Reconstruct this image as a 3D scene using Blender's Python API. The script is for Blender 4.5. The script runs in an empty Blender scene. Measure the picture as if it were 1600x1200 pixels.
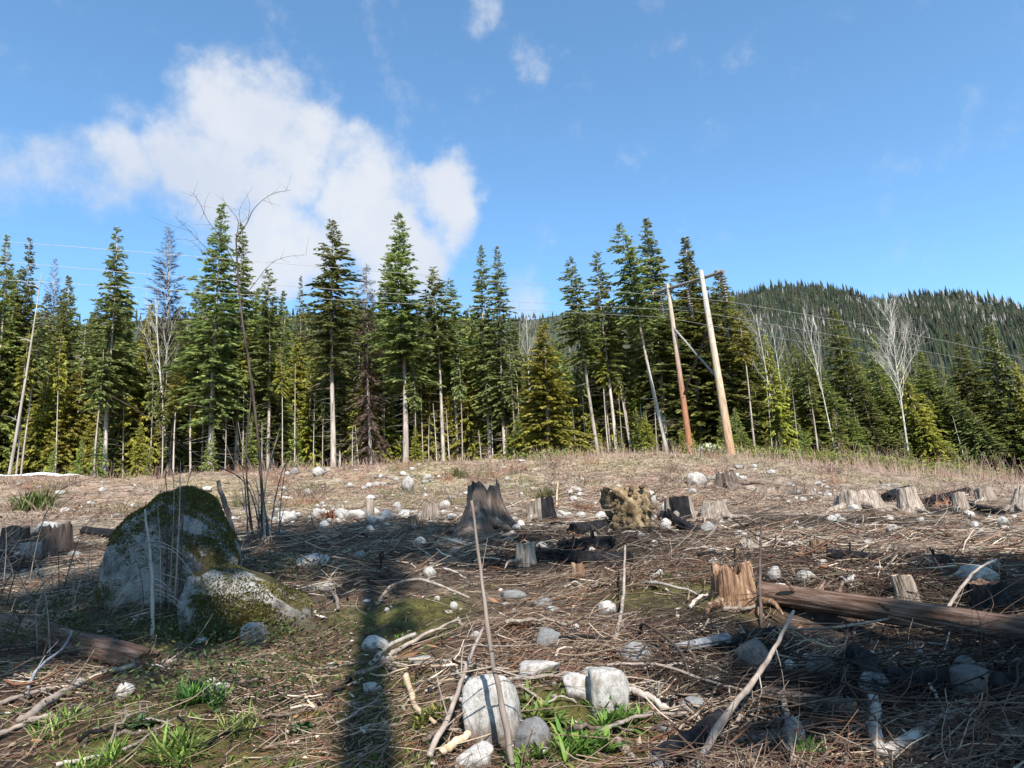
import bpy, bmesh, math, random
import numpy as np
from mathutils import Matrix, Vector

random.seed(11)
rng = np.random.default_rng(11)
R = math.radians
SC = bpy.context.scene
COL = SC.collection

# ------------------------------------------------------------------ camera
F_PX = 1067.0                       # focal length in pixels of a 1600 px wide frame
PITCH, ROLL = R(15.2), R(3.6)
CAM = np.array([0.0, 0.0, 1.65])
_f = np.array([0, math.cos(PITCH), math.sin(PITCH)])
_u0 = np.array([0, -math.sin(PITCH), math.cos(PITCH)])
_r0 = np.array([1.0, 0, 0])
RIGHT = math.cos(ROLL) * _r0 - math.sin(ROLL) * _u0
UP = math.sin(ROLL) * _r0 + math.cos(ROLL) * _u0
cam_data = bpy.data.cameras.new('camera')
cam_data.sensor_width = 36.0
cam_data.lens = 36.0 * F_PX / 1600.0
cam_data.clip_start = 0.05
cam_data.clip_end = 12000.0
cam = bpy.data.objects.new('camera', cam_data)
COL.objects.link(cam)
m = Matrix.Identity(4)
for i in range(3):
    m[i][0], m[i][1], m[i][2], m[i][3] = RIGHT[i], UP[i], -_f[i], CAM[i]
cam.matrix_world = m
SC.camera = cam

def ray(px, py):
    d = _f * F_PX + RIGHT * (px - 800.0) + UP * (600.0 - py)
    return d / np.linalg.norm(d)
def P(px, py, Y):
    """the point of the place seen at a pixel, Y metres ahead"""
    d = ray(px, py)
    return CAM + d * (Y / d[1])

# ------------------------------------------------------------------ sky and sun
SUN_AZ = R(167.0)      # from +Y clockwise (towards +X): behind the camera, a little to the right
SUN_EL = R(40.0)
SUN_DIR = np.array([math.sin(SUN_AZ) * math.cos(SUN_EL), math.cos(SUN_AZ) * math.cos(SUN_EL), math.sin(SUN_EL)])
EXPOSURE = 1.05
SKY_STRENGTH = 0.13
SUN_STRENGTH = 5.0

world = bpy.data.worlds.new('World')
SC.world = world
world.use_nodes = True
world.cycles.sampling_method = 'MANUAL'
world.cycles.sample_map_resolution = 512
nt = world.node_tree
nt.nodes.clear()
def N(nt, typ, **kw):
    n = nt.nodes.new(typ)
    for k, v in kw.items():
        if k == 'inp':
            for kk, vv in v.items():
                n.inputs[kk].default_value = vv
        else:
            setattr(n, k, v)
    return n
def build_world():
    L = nt.links.new
    out = N(nt, 'ShaderNodeOutputWorld')
    bg = N(nt, 'ShaderNodeBackground', inp={'Strength': SKY_STRENGTH})
    sky = N(nt, 'ShaderNodeTexSky', sky_type='NISHITA', sun_disc=False, sun_elevation=SUN_EL,
            sun_rotation=SUN_AZ, altitude=900.0, air_density=1.0, dust_density=0.6, ozone_density=2.0)
    tc = N(nt, 'ShaderNodeTexCoord')
    nrm = N(nt, 'ShaderNodeVectorMath', operation='NORMALIZE')
    L(tc.outputs['Generated'], nrm.inputs[0])
    def noise(scale, detail, rough, off=0.0):
        mp = N(nt, 'ShaderNodeMapping'); mp.inputs['Location'].default_value = (off, off * 0.7, off * 1.3)
        L(nrm.outputs[0], mp.inputs['Vector'])
        n = N(nt, 'ShaderNodeTexNoise', inp={'Scale': scale, 'Detail': detail, 'Roughness': rough})
        L(mp.outputs[0], n.inputs['Vector'])
        return n
    nz = noise(5.0, 7.0, 0.55, 3.1)
    sub = N(nt, 'ShaderNodeVectorMath', operation='SUBTRACT'); sub.inputs[1].default_value = (0.5, 0.5, 0.5)
    L(nz.outputs['Color'], sub.inputs[0])
    scl = N(nt, 'ShaderNodeVectorMath', operation='SCALE'); scl.inputs['Scale'].default_value = 0.20
    L(sub.outputs[0], scl.inputs[0])
    add = N(nt, 'ShaderNodeVectorMath', operation='ADD')
    L(nrm.outputs[0], add.inputs[0]); L(scl.outputs[0], add.inputs[1])
    # masses of the cloud bank and of the wisps beside it: direction, angular radius, density
    blobs = [(205, 262, 88, .82), (385, 185, 110, 1.0), (330, 270, 115, 1.0), (450, 265, 130, 1.0), (395, 140, 62, .85),
             (570, 330, 118, 1.0), (690, 320, 88, 1.0), (440, 375, 130, 1.0), (610, 395, 105, .95),
             (110, 255, 95, .60), (20, 245, 110, .48), (-80, 240, 110, .45), (235, 190, 62, .38), (560, 262, 70, .7),
             (748, 25, 60, .36), (735, 75, 36, .33), (848, 105, 50, .52), (888, 122, 36, .48), (720, 205, 55, .3),
             (876, 290, 30, .38), (830, 465, 75, .5), (590, 90, 60, .22), (425, 85, 40, .22),
             (-420, 330, 150, .9), (-620, 260, 130, .8), (2150, 300, 140, .8), (2400, 340, 120, .8)]
    last = None
    for (x, y, r, a) in blobs:
        c = ray(x, y)
        dn = N(nt, 'ShaderNodeVectorMath', operation='DISTANCE')
        L(add.outputs[0], dn.inputs[0]); dn.inputs[1].default_value = tuple(c)
        mr = N(nt, 'ShaderNodeMapRange', interpolation_type='SMOOTHSTEP')
        rr = r / 1200.0
        mr.inputs['From Min'].default_value = rr * 1.25
        mr.inputs['From Max'].default_value = rr * 0.25
        mr.inputs['To Max'].default_value = a
        L(dn.outputs['Value'], mr.inputs['Value'])
        if last is None:
            last = mr.outputs[0]
        else:
            mx = N(nt, 'ShaderNodeMath', operation='SMOOTH_MAX'); mx.inputs[2].default_value = 0.18
            L(last, mx.inputs[0]); L(mr.outputs[0], mx.inputs[1]); last = mx.outputs[0]
    n2 = noise(13.0, 10.0, 0.62, 7.7)
    mul = N(nt, 'ShaderNodeMath', operation='MULTIPLY_ADD'); mul.inputs[1].default_value = 1.5; mul.inputs[2].default_value = -0.87
    L(n2.outputs['Fac'], mul.inputs[0])
    sm = N(nt, 'ShaderNodeMath', operation='ADD'); L(last, sm.inputs[0]); L(mul.outputs[0], sm.inputs[1])
    mr = N(nt, 'ShaderNodeMapRange', interpolation_type='SMOOTHSTEP')
    mr.inputs['From Min'].default_value = 0.08; mr.inputs['From Max'].default_value = 0.86
    mr.inputs['To Max'].default_value = 0.93
    L(sm.outputs[0], mr.inputs['Value'])
    # soft modelling inside the cloud
    n3 = noise(4.0, 5.0, 0.5, 1.9)
    cr = N(nt, 'ShaderNodeMix', data_type='RGBA')
    cr.inputs['A'].default_value = (2.55, 2.8, 3.25, 1); cr.inputs['B'].default_value = (3.15, 3.25, 3.45, 1)
    cm = N(nt, 'ShaderNodeMapRange'); cm.inputs['From Min'].default_value = 0.38; cm.inputs['From Max'].default_value = 0.6
    L(n3.outputs['Fac'], cm.inputs['Value']); L(cm.outputs[0], cr.inputs['Factor'])
    tint = N(nt, 'ShaderNodeMix', data_type='RGBA', blend_type='MULTIPLY'); tint.inputs['Factor'].default_value = 1.0
    tint.inputs['B'].default_value = (0.85, 1.10, 1.13, 1)
    L(sky.outputs[0], tint.inputs['A'])
    mix = N(nt, 'ShaderNodeMix', data_type='RGBA')
    L(mr.outputs[0], mix.inputs['Factor']); L(tint.outputs['Result'], mix.inputs['A']); L(cr.outputs['Result'], mix.inputs['B'])
    L(mix.outputs['Result'], bg.inputs['Color'])
    L(bg.outputs[0], out.inputs['Surface'])
build_world()

sun_data = bpy.data.lights.new('sun', 'SUN')
sun_data.energy = SUN_STRENGTH
sun_data.angle = R(0.53)
sun_data.color = (1.0, 0.955, 0.89)
sun = bpy.data.objects.new('sun', sun_data)
sun.rotation_euler = Vector(-SUN_DIR).to_track_quat('-Z', 'Y').to_euler()
sun.location = (0, -20, 40)
COL.objects.link(sun)

vs = SC.view_settings
vs.view_transform = 'Standard'
vs.look = 'None'
vs.exposure = EXPOSURE
vs.gamma = 1.0
vs.use_curve_mapping = False
SC.render.engine = 'CYCLES'
SC.cycles.max_bounces = 6
SC.cycles.diffuse_bounces = 3
SC.cycles.transparent_max_bounces = 4
SC.cycles.caustics_reflective = False
SC.cycles.caustics_refractive = False
SC.cycles.use_denoising = True

# ------------------------------------------------------------------ numeric helpers
def _hash(ix, iy, iz, seed):
    with np.errstate(over='ignore'):
        h = (ix.astype(np.int64) * 374761393 + iy.astype(np.int64) * 668265263 + iz.astype(np.int64) * 2147483647 + seed * 974634777) & 0xffffffff
        h = ((h ^ (h >> 13)) * 1274126177) & 0xffffffff
        h = ((h ^ (h >> 16)) * 2246822519) & 0xffffffff
        h = h ^ (h >> 15)
    return h.astype(np.float64) / 4294967295.0
def noise3(x, y, z, seed=0):
    x, y, z = np.broadcast_arrays(np.asarray(x, float), np.asarray(y, float), np.asarray(z, float))
    ix, iy, iz = np.floor(x), np.floor(y), np.floor(z)
    fx, fy, fz = x - ix, y - iy, z - iz
    fx, fy, fz = fx * fx * (3 - 2 * fx), fy * fy * (3 - 2 * fy), fz * fz * (3 - 2 * fz)
    r = 0
    for a in (0, 1):
        wx = fx if a else 1 - fx
        for b in (0, 1):
            wy = fy if b else 1 - fy
            for c in (0, 1):
                wz = fz if c else 1 - fz
                r = r + wx * wy * wz * _hash(ix + a, iy + b, iz + c, seed)
    return r * 2 - 1
def noise2(x, y, seed=0):
    x, y = np.broadcast_arrays(np.asarray(x, float), np.asarray(y, float))
    ix, iy = np.floor(x), np.floor(y)
    fx, fy = x - ix, y - iy
    fx, fy = fx * fx * (3 - 2 * fx), fy * fy * (3 - 2 * fy)
    z = np.zeros_like(ix)
    return ((1 - fx) * (1 - fy) * _hash(ix, iy, z, seed) + fx * (1 - fy) * _hash(ix + 1, iy, z, seed)
            + (1 - fx) * fy * _hash(ix, iy + 1, z, seed) + fx * fy * _hash(ix + 1, iy + 1, z, seed)) * 2 - 1
def fbm2(x, y, oct=4, seed=0):
    r, a = 0, 1.0
    for k in range(oct):
        r = r + a * noise2(x * 2 ** k + 17.3 * k, y * 2 ** k - 9.1 * k, seed + k)
        a *= 0.5
    return r / 2
def sstep(a, b, x):
    t = np.clip((np.asarray(x, float) - a) / (b - a), 0, 1)
    return t * t * (3 - 2 * t)
def unit(v):
    v = np.asarray(v, float)
    return v / np.maximum(np.linalg.norm(v, axis=-1, keepdims=True), 1e-9)
def rot_about(v, axis, ang):
    """rotate vectors v (n,3) about unit axes (n,3) by ang (n)"""
    c, s = np.cos(ang)[..., None], np.sin(ang)[..., None]
    return v * c + np.cross(axis, v) * s + axis * np.sum(axis * v, -1, keepdims=True) * (1 - c)

# ------------------------------------------------------------------ mesh and object helpers
def mesh(name, V, tris=None, quads=None, col=None, tint=None, smooth=False, mat=None):
    me = bpy.data.meshes.new(name)
    V = np.ascontiguousarray(V, dtype=np.float32)
    me.vertices.add(len(V)); me.vertices.foreach_set('co', V.ravel())
    idx, tot = [], []
    if quads is not None and len(quads):
        quads = np.asarray(quads, dtype=np.int32); idx.append(quads.ravel()); tot.append(np.full(len(quads), 4, np.int32))
    if tris is not None and len(tris):
        tris = np.asarray(tris, dtype=np.int32); idx.append(tris.ravel()); tot.append(np.full(len(tris), 3, np.int32))
    idx = np.concatenate(idx); tot = np.concatenate(tot)
    start = np.concatenate([[0], np.cumsum(tot)[:-1]]).astype(np.int32)
    me.loops.add(len(idx)); me.loops.foreach_set('vertex_index', idx)
    me.polygons.add(len(tot)); me.polygons.foreach_set('loop_start', start); me.polygons.foreach_set('loop_total', tot)
    me.polygons.foreach_set('use_smooth', np.full(len(tot), smooth, dtype=bool))
    me.update(calc_edges=True)
    if col is not None:
        a = me.color_attributes.new('Col', 'FLOAT_COLOR', 'POINT')
        c = np.ones((len(V), 4), np.float32); c[:, :3] = col
        a.data.foreach_set('color', c.ravel())
    if tint is not None:
        a = me.attributes.new('tint', 'FLOAT', 'POINT')
        a.data.foreach_set('value', np.ascontiguousarray(tint, dtype=np.float32))
    if mat is not None:
        me.materials.append(mat)
    return me
def obj(name, me, parent=None, loc=None, rot=None, scale=None):
    o = bpy.data.objects.new(name, me)
    COL.objects.link(o)
    if parent is not None:
        o.parent = parent
    if loc is not None:
        o.location = tuple(float(c) for c in loc)
    if rot is not None:
        o.rotation_euler = rot
    if scale is not None:
        o.scale = scale if hasattr(scale, '__len__') else (scale,) * 3
    return o
def tag(o, label=None, cat=None, group=None, kind=None):
    if label: o['label'] = label
    if cat: o['category'] = cat
    if group: o['group'] = group
    if kind: o['kind'] = kind
    return o
def empty(name, loc, rot=(0, 0, 0), scale=1.0):
    o = obj(name, None, None, loc, rot, scale)
    o.empty_display_size = 0.2
    return o
class MB:
    """collects vertices and faces"""
    def __init__(s):
        s.V, s.T, s.Q, s.C, s.n = [], [], [], [], 0
    def add(s, V, tris=None, quads=None, col=None):
        V = np.asarray(V, float)
        if tris is not None and len(tris): s.T.append(np.asarray(tris) + s.n)
        if quads is not None and len(quads): s.Q.append(np.asarray(quads) + s.n)
        s.V.append(V)
        if col is not None:
            s.C.append(np.broadcast_to(np.asarray(col, float), (len(V), 3)))
        s.n += len(V)
    def mesh(s, name, mat=None, smooth=False):
        return mesh(name, np.concatenate(s.V), np.concatenate(s.T) if s.T else None, np.concatenate(s.Q) if s.Q else None,
                    col=np.concatenate(s.C) if s.C else None, smooth=smooth, mat=mat)
def tubes_vec(paths, radii, sides=3):
    """paths (n,k,3), radii (n,k) -> verts, quads of open tubes"""
    paths = np.asarray(paths, float); n, k, _ = paths.shape
    tan = np.gradient(paths, axis=1); tan = unit(tan)
    ref = np.where(np.abs(tan[..., 2:3]) > 0.85, np.array([1.0, 0, 0]), np.array([0, 0, 1.0]))
    a = unit(np.cross(tan, ref)); b = np.cross(tan, a)
    th = np.arange(sides) * 2 * np.pi / sides
    V = paths[:, :, None, :] + radii[:, :, None, None] * (a[:, :, None, :] * np.cos(th)[None, None, :, None] + b[:, :, None, :] * np.sin(th)[None, None, :, None])
    base = (np.arange(n) * k * sides)[:, None, None]
    i = np.arange(k - 1)[None, :, None] * sides; j = np.arange(sides)[None, None, :]
    j2 = (j + 1) % sides
    q = np.stack([base + i + j, base + i + j2, base + i + sides + j2, base + i + sides + j], -1).reshape(-1, 4)
    return V.reshape(-1, 3), q
def resample(pts, k):
    pts = np.asarray(pts, float)
    # Catmull-Rom through the points, then k samples
    if len(pts) == 2:
        t = np.linspace(0, 1, k)[:, None]
        return pts[0] * (1 - t) + pts[1] * t
    p = np.vstack([2 * pts[0] - pts[1], pts, 2 * pts[-1] - pts[-2]])
    m_ = len(pts) - 1
    u = np.linspace(0, m_, k); s = np.minimum(u.astype(int), m_ - 1); t = (u - s)[:, None]
    p0, p1, p2, p3 = p[s], p[s + 1], p[s + 2], p[s + 3]
    return 0.5 * (2 * p1 + (p2 - p0) * t + (2 * p0 - 5 * p1 + 4 * p2 - p3) * t * t + (3 * p1 - p0 - 3 * p2 + p3) * t ** 3)
def tube_set(lines, k=8, sides=5):
    """lines: (points, r0, r1)"""
    paths = np.stack([resample(l[0], k) for l in lines])
    t = np.linspace(0, 1, k)
    rad = np.stack([l[1] * (1 - t) + l[2] * t for l in lines])
    return tubes_vec(paths, rad, sides)

# ------------------------------------------------------------------ materials
def new_mat(name):
    mt = bpy.data.materials.new(name); mt.use_nodes = True
    t = mt.node_tree; t.nodes.clear()
    out = N(t, 'ShaderNodeOutputMaterial'); b = N(t, 'ShaderNodeBsdfPrincipled')
    b.inputs['Specular IOR Level'].default_value = 0.25
    t.links.new(b.outputs[0], out.inputs['Surface'])
    return mt, t, b, out
def ramp(t, fac, stops, interp='LINEAR'):
    r = N(t, 'ShaderNodeValToRGB'); r.color_ramp.interpolation = interp
    e = r.color_ramp.elements
    while len(e) < len(stops): e.new(0.5)
    for k, (p, c) in enumerate(stops):
        e[k].position = p; e[k].color = (*c, 1)
    t.links.new(fac, r.inputs['Fac'])
    return r.outputs['Color']
def tnoise(t, scale, detail=4, rough=0.6, vec=None, dist=0.0):
    n = N(t, 'ShaderNodeTexNoise', inp={'Scale': scale, 'Detail': detail, 'Roughness': rough, 'Distortion': dist})
    if vec is not None: t.links.new(vec, n.inputs['Vector'])
    return n.outputs['Fac']
def tmix(t, fac, a, b, blend='MIX'):
    mx = N(t, 'ShaderNodeMix', data_type='RGBA', blend_type=blend)
    for s, v in (('Factor', fac), ('A', a), ('B', b)):
        if isinstance(v, (int, float)): mx.inputs[s].default_value = v
        elif isinstance(v, tuple): mx.inputs[s].default_value = (*v, 1)
        else: t.links.new(v, mx.inputs[s])
    return mx.outputs['Result']
def tmap(t, v, a, b, c=0.0, d=1.0):
    r = N(t, 'ShaderNodeMapRange', interpolation_type='SMOOTHSTEP')
    t.links.new(v, r.inputs['Value'])
    for k, x in zip(('From Min', 'From Max', 'To Min', 'To Max'), (a, b, c, d)): r.inputs[k].default_value = x
    return r.outputs[0]
def bump(t, b, h, strength=0.5, dist=0.02):
    n = N(t, 'ShaderNodeBump', inp={'Strength': strength, 'Distance': dist})
    t.links.new(h, n.inputs['Height']); t.links.new(n.outputs[0], b.inputs['Normal'])
def texco(t, kind='Object'):
    return N(t, 'ShaderNodeTexCoord').outputs[kind]
def stretch(t, vec, s):
    mp = N(t, 'ShaderNodeMapping'); mp.inputs['Scale'].default_value = s
    t.links.new(vec, mp.inputs['Vector']); return mp.outputs[0]

def leaf_mat(name, dark, light, var=0.25, transl=0.25):
    mt, t, b, out = new_mat(name)
    at = N(t, 'ShaderNodeAttribute', attribute_name='tint')
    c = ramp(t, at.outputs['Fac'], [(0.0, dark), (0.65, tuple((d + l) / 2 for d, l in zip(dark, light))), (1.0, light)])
    oi = N(t, 'ShaderNodeObjectInfo')
    hs = N(t, 'ShaderNodeHueSaturation')
    h = N(t, 'ShaderNodeMapRange'); t.links.new(oi.outputs['Random'], h.inputs['Value'])
    h.inputs['To Min'].default_value = 0.475; h.inputs['To Max'].default_value = 0.52
    v = N(t, 'ShaderNodeMath', operation='MULTIPLY_ADD'); t.links.new(oi.outputs['Random'], v.inputs[0])
    v.inputs[1].default_value = var * 2; v.inputs[2].default_value = 1 - var
    t.links.new(h.outputs[0], hs.inputs['Hue']); t.links.new(v.outputs[0], hs.inputs['Value']); t.links.new(c, hs.inputs['Color'])
    t.links.new(hs.outputs[0], b.inputs['Base Color'])
    b.inputs['Roughness'].default_value = 0.6
    tr = N(t, 'ShaderNodeBsdfTranslucent'); t.links.new(hs.outputs[0], tr.inputs['Color'])
    ms = N(t, 'ShaderNodeMixShader'); ms.inputs[0].default_value = transl
    t.links.new(b.outputs[0], ms.inputs[1]); t.links.new(tr.outputs[0], ms.inputs[2]); t.links.new(ms.outputs[0], out.inputs['Surface'])
    return mt
def bark_mat(name, c0, c1, c2, scale=(9, 9, 1.2), bstr=0.6, bdist=0.02, moss=None):
    mt, t, b, out = new_mat(name)
    b.inputs['Specular IOR Level'].default_value = 0.08
    v = stretch(t, texco(t), scale)
    n = tnoise(t, 1.0, 6, 0.65, v)
    n2 = tnoise(t, 0.35, 3, 0.6, texco(t))
    c = ramp(t, n, [(0.3, c0), (0.5, c1), (0.72, c2)])
    oi = N(t, 'ShaderNodeObjectInfo')
    c = tmix(t, tmap(t, n2, 0.35, 0.7, 0.0, 0.55), c, tuple(x * 0.6 for x in c1))
    if moss:
        c = tmix(t, tmap(t, tnoise(t, 1.7, 5, 0.6, texco(t)), 0.52, 0.62, 0, 0.8), c, moss)
    hs = N(t, 'ShaderNodeHueSaturation'); t.links.new(c, hs.inputs['Color'])
    vv = N(t, 'ShaderNodeMath', operation='MULTIPLY_ADD'); t.links.new(oi.outputs['Random'], vv.inputs[0]); vv.inputs[1].default_value = 0.4; vv.inputs[2].default_value = 0.8
    t.links.new(vv.outputs[0], hs.inputs['Value'])
    t.links.new(hs.outputs[0], b.inputs['Base Color'])
    b.inputs['Roughness'].default_value = 0.85
    bump(t, b, n, bstr, bdist)
    return mt
def rock_mat(name, base, dark, stain, moss=None, mossmin=0.5):
    mt, t, b, out = new_mat(name)
    co = texco(t)
    n1 = tnoise(t, 2.2, 6, 0.6, co); n2 = tnoise(t, 38.0, 3, 0.7, co); n3 = tnoise(t, 6.0, 5, 0.65, co)
    c = ramp(t, n3, [(0.28, dark), (0.5, base), (0.75, tuple(min(1, x * 1.12) for x in base))])
    c = tmix(t, tmap(t, n1, 0.5, 0.68, 0, 0.75), c, stain)
    c = tmix(t, tmap(t, n2, 0.56, 0.66, 0, 0.5), c, tuple(x * 0.45 for x in dark))
    oi = N(t, 'ShaderNodeObjectInfo')
    hs = N(t, 'ShaderNodeHueSaturation'); t.links.new(c, hs.inputs['Color'])
    vv = N(t, 'ShaderNodeMath', operation='MULTIPLY_ADD'); t.links.new(oi.outputs['Random'], vv.inputs[0]); vv.inputs[1].default_value = 0.4; vv.inputs[2].default_value = 0.78
    t.links.new(vv.outputs[0], hs.inputs['Value'])
    c = hs.outputs[0]
    # soil splashed up the sides from below, and hairline cracks
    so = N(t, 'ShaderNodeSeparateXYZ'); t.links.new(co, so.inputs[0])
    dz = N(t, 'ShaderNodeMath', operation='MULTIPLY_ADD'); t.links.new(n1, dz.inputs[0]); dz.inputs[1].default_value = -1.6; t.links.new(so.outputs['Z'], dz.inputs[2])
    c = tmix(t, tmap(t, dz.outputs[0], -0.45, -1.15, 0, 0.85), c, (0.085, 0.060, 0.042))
    vo = N(t, 'ShaderNodeTexVoronoi', feature='DISTANCE_TO_EDGE', inp={'Scale': 1.7, 'Randomness': 1.0})
    wv = N(t, 'ShaderNodeVectorMath', operation='ADD'); t.links.new(co, wv.inputs[0])
    nzc = N(t, 'ShaderNodeTexNoise', inp={'Scale': 3.0, 'Detail': 5.0}); t.links.new(co, nzc.inputs['Vector'])
    t.links.new(nzc.outputs['Color'], wv.inputs[1]); t.links.new(wv.outputs[0], vo.inputs['Vector'])
    crk = tmap(t, vo.outputs['Distance'], 0.0, 0.022, 0.6, 0.0)
    c = tmix(t, crk, c, tuple(x * 0.3 for x in dark))
    if moss:
        g = N(t, 'ShaderNodeNewGeometry'); sp = N(t, 'ShaderNodeSeparateXYZ'); t.links.new(g.outputs['Normal'], sp.inputs[0])
        ad = N(t, 'ShaderNodeMath', operation='MULTIPLY_ADD'); t.links.new(sp.outputs['Z'], ad.inputs[0]); ad.inputs[1].default_value = 0.22
        t.links.new(tnoise(t, 1.6, 6, 0.62, co), ad.inputs[2])
        mc = ramp(t, tnoise(t, 14, 4, 0.6, co), [(0.3, tuple(x * 0.5 for x in moss)), (0.7, moss)])
        c = tmix(t, tmap(t, ad.outputs[0], mossmin, mossmin + 0.06), c, mc)
    t.links.new(c, b.inputs['Base Color'])
    b.inputs['Roughness'].default_value = 0.88
    ad = N(t, 'ShaderNodeMath', operation='ADD'); t.links.new(n3, ad.inputs[0]); t.links.new(n2, ad.inputs[1])
    bump(t, b, ad.outputs[0], 0.5, 0.03)
    return mt
def col_mat(name, rough=0.85, noise_scale=None, amt=0.3, transl=0.0):
    mt, t, b, out = new_mat(name)
    at = N(t, 'ShaderNodeAttribute', attribute_name='Col')
    c = at.outputs['Color']
    if noise_scale:
        f = tmap(t, tnoise(t, noise_scale, 5, 0.65, texco(t)), 0.3, 0.7, 1 - amt, 1 + amt)
        c = tmix(t, 1.0, c, f, 'MULTIPLY')
    t.links.new(c, b.inputs['Base Color'])
    b.inputs['Roughness'].default_value = rough
    if transl:
        tr = N(t, 'ShaderNodeBsdfTranslucent'); t.links.new(c, tr.inputs['Color'])
        ms = N(t, 'ShaderNodeMixShader'); ms.inputs[0].default_value = transl
        t.links.new(b.outputs[0], ms.inputs[1]); t.links.new(tr.outputs[0], ms.inputs[2]); t.links.new(ms.outputs[0], out.inputs['Surface'])
    return mt
M = {}
M['spruce'] = leaf_mat('spruce_needles', (0.086, 0.103, 0.023), (0.310, 0.328, 0.086), 0.28, 0.4)
M['fir'] = leaf_mat('fir_needles', (0.092, 0.115, 0.034), (0.305, 0.333, 0.103), 0.25, 0.4)
M['cedar'] = leaf_mat('cedar_sprays', (0.155, 0.161, 0.021), (0.425, 0.402, 0.069), 0.2, 0.4)
M['young'] = leaf_mat('young_needles', (0.103, 0.138, 0.023), (0.322, 0.356, 0.075), 0.28, 0.4)
M['dead'] = leaf_mat('dead_needles', (0.035, 0.020, 0.016), (0.120, 0.075, 0.058), 0.15, 0.1)
M['trunk'] = bark_mat('conifer_bark', (0.159, 0.128, 0.104), (0.317, 0.268, 0.226), (0.512, 0.451, 0.390), (6, 6, 0.8))
M['birch'] = bark_mat('aspen_bark', (0.20, 0.18, 0.15), (0.42, 0.39, 0.35), (0.58, 0.55, 0.51), (3, 3, 3), 0.2)
M['snag'] = bark_mat('grey_bare_wood', (0.171, 0.140, 0.116), (0.329, 0.287, 0.244), (0.512, 0.464, 0.403), (6, 6, 0.7))
M['twig_dark'] = bark_mat('dark_twig_bark', (0.030, 0.022, 0.018), (0.065, 0.048, 0.040), (0.12, 0.095, 0.08), (8, 8, 1))
M['twig_grey'] = bark_mat('grey_twig_bark', (0.12, 0.095, 0.08), (0.25, 0.20, 0.165), (0.38, 0.33, 0.28), (10, 10, 1.5))
M['log'] = bark_mat('log_bark', (0.030, 0.017, 0.012), (0.14, 0.085, 0.060), (0.31, 0.225, 0.18), (2.2, 26, 26), 1.0, 0.03)
M['log_v'] = bark_mat('peeling_bark', (0.035, 0.024, 0.018), (0.12, 0.088, 0.07), (0.26, 0.21, 0.175), (12, 12, 2), 1.0, 0.03)
M['stump'] = bark_mat('weathered_stump_wood', (0.07, 0.05, 0.036), (0.24, 0.19, 0.15), (0.44, 0.38, 0.32), (24, 24, 2.0), 1.0, 0.03)
M['rot'] = bark_mat('rotten_red_wood', (0.035, 0.018, 0.012), (0.17, 0.095, 0.055), (0.44, 0.32, 0.23), (22, 22, 2.0), 1.0, 0.04)
M['char'] = bark_mat('charred_wood', (0.006, 0.006, 0.007), (0.013, 0.012, 0.013), (0.036, 0.035, 0.037), (14, 14, 3), 0.9, 0.03)
M['cut'] = bark_mat('cut_wood', (0.24, 0.16, 0.09), (0.42, 0.31, 0.2), (0.56, 0.46, 0.34), (10, 10, 10), 0.4)
M['bluewood'] = bark_mat('grey_split_wood', (0.05, 0.05, 0.055), (0.15, 0.15, 0.16), (0.26, 0.26, 0.275), (12, 12, 1.5), 0.6)
M['granite'] = rock_mat('pale_granite', (0.40, 0.375, 0.345), (0.20, 0.18, 0.16), (0.22, 0.175, 0.13))
M['greyrock'] = rock_mat('grey_granite', (0.21, 0.205, 0.20), (0.11, 0.105, 0.10), (0.13, 0.11, 0.09))
M['darkrock'] = rock_mat('dark_stone', (0.12, 0.112, 0.105), (0.06, 0.056, 0.052), (0.08, 0.068, 0.06))
M['boulder'] = rock_mat('mossy_granite', (0.215, 0.205, 0.19), (0.060, 0.056, 0.050), (0.040, 0.034, 0.026), (0.055, 0.043, 0.013), 0.61)
M['litter'] = col_mat('twig_litter', 0.9)
M['grass'] = col_mat('grass_blades', 0.7, None, 0, 0.25)
M['hillwood'] = col_mat('far_trees', 0.9)

# ------------------------------------------------------------------ terrain
CREST = [(-300, 752, 34), (0, 749, 34), (200, 747, 34), (400, 737, 34.5), (600, 727, 36), (800, 722, 37), (1000, 711, 38),
         (1150, 716, 39), (1300, 729, 40), (1450, 742, 41), (1600, 757, 42), (1900, 785, 43)]
def _tps():
    pts = []
    for x in (-14, -7, -2.5, 2.5, 7, 14):
        for y in (-14, -5, 0, 4, 8):
            z = (0.165 * y if y > 0 else 0.06 * y) - 0.012 * x * max(y, 0) / 8
            pts.append((x, y, z))
    for (px, py, Y) in [(-300, 838, 15), (0, 832, 15.5), (400, 818, 15.5), (800, 806, 16), (1200, 803, 17), (1600, 800, 18.5), (1900, 800, 19),
                        (200, 790, 23), (600, 775, 24), (1000, 760, 25), (1400, 762, 27), (1600, 772, 28)]:
        pts.append(tuple(P(px, py, Y)))
    for (px, py, Y) in CREST:
        p = P(px, py, Y); pts.append(tuple(p))
        for dy, dz in ((7, 0.15), (22, 0.8), (50, 4.0)):
            pts.append((p[0] * (Y + dy) / Y, p[1] + dy, p[2] + dz))
    A = np.array(pts)
    return A
_A = _tps()
def _u(r2):
    return r2 * np.log(np.maximum(r2, 1e-9))
_n = len(_A)
_K = _u(((_A[:, None, :2] - _A[None, :, :2]) ** 2).sum(-1)) + np.eye(_n) * 4.0
_Pm = np.hstack([np.ones((_n, 1)), _A[:, :2]])
_sol = np.linalg.solve(np.vstack([np.hstack([_K, _Pm]), np.hstack([_Pm.T, np.zeros((3, 3))])]), np.concatenate([_A[:, 2], np.zeros(3)]))
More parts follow.
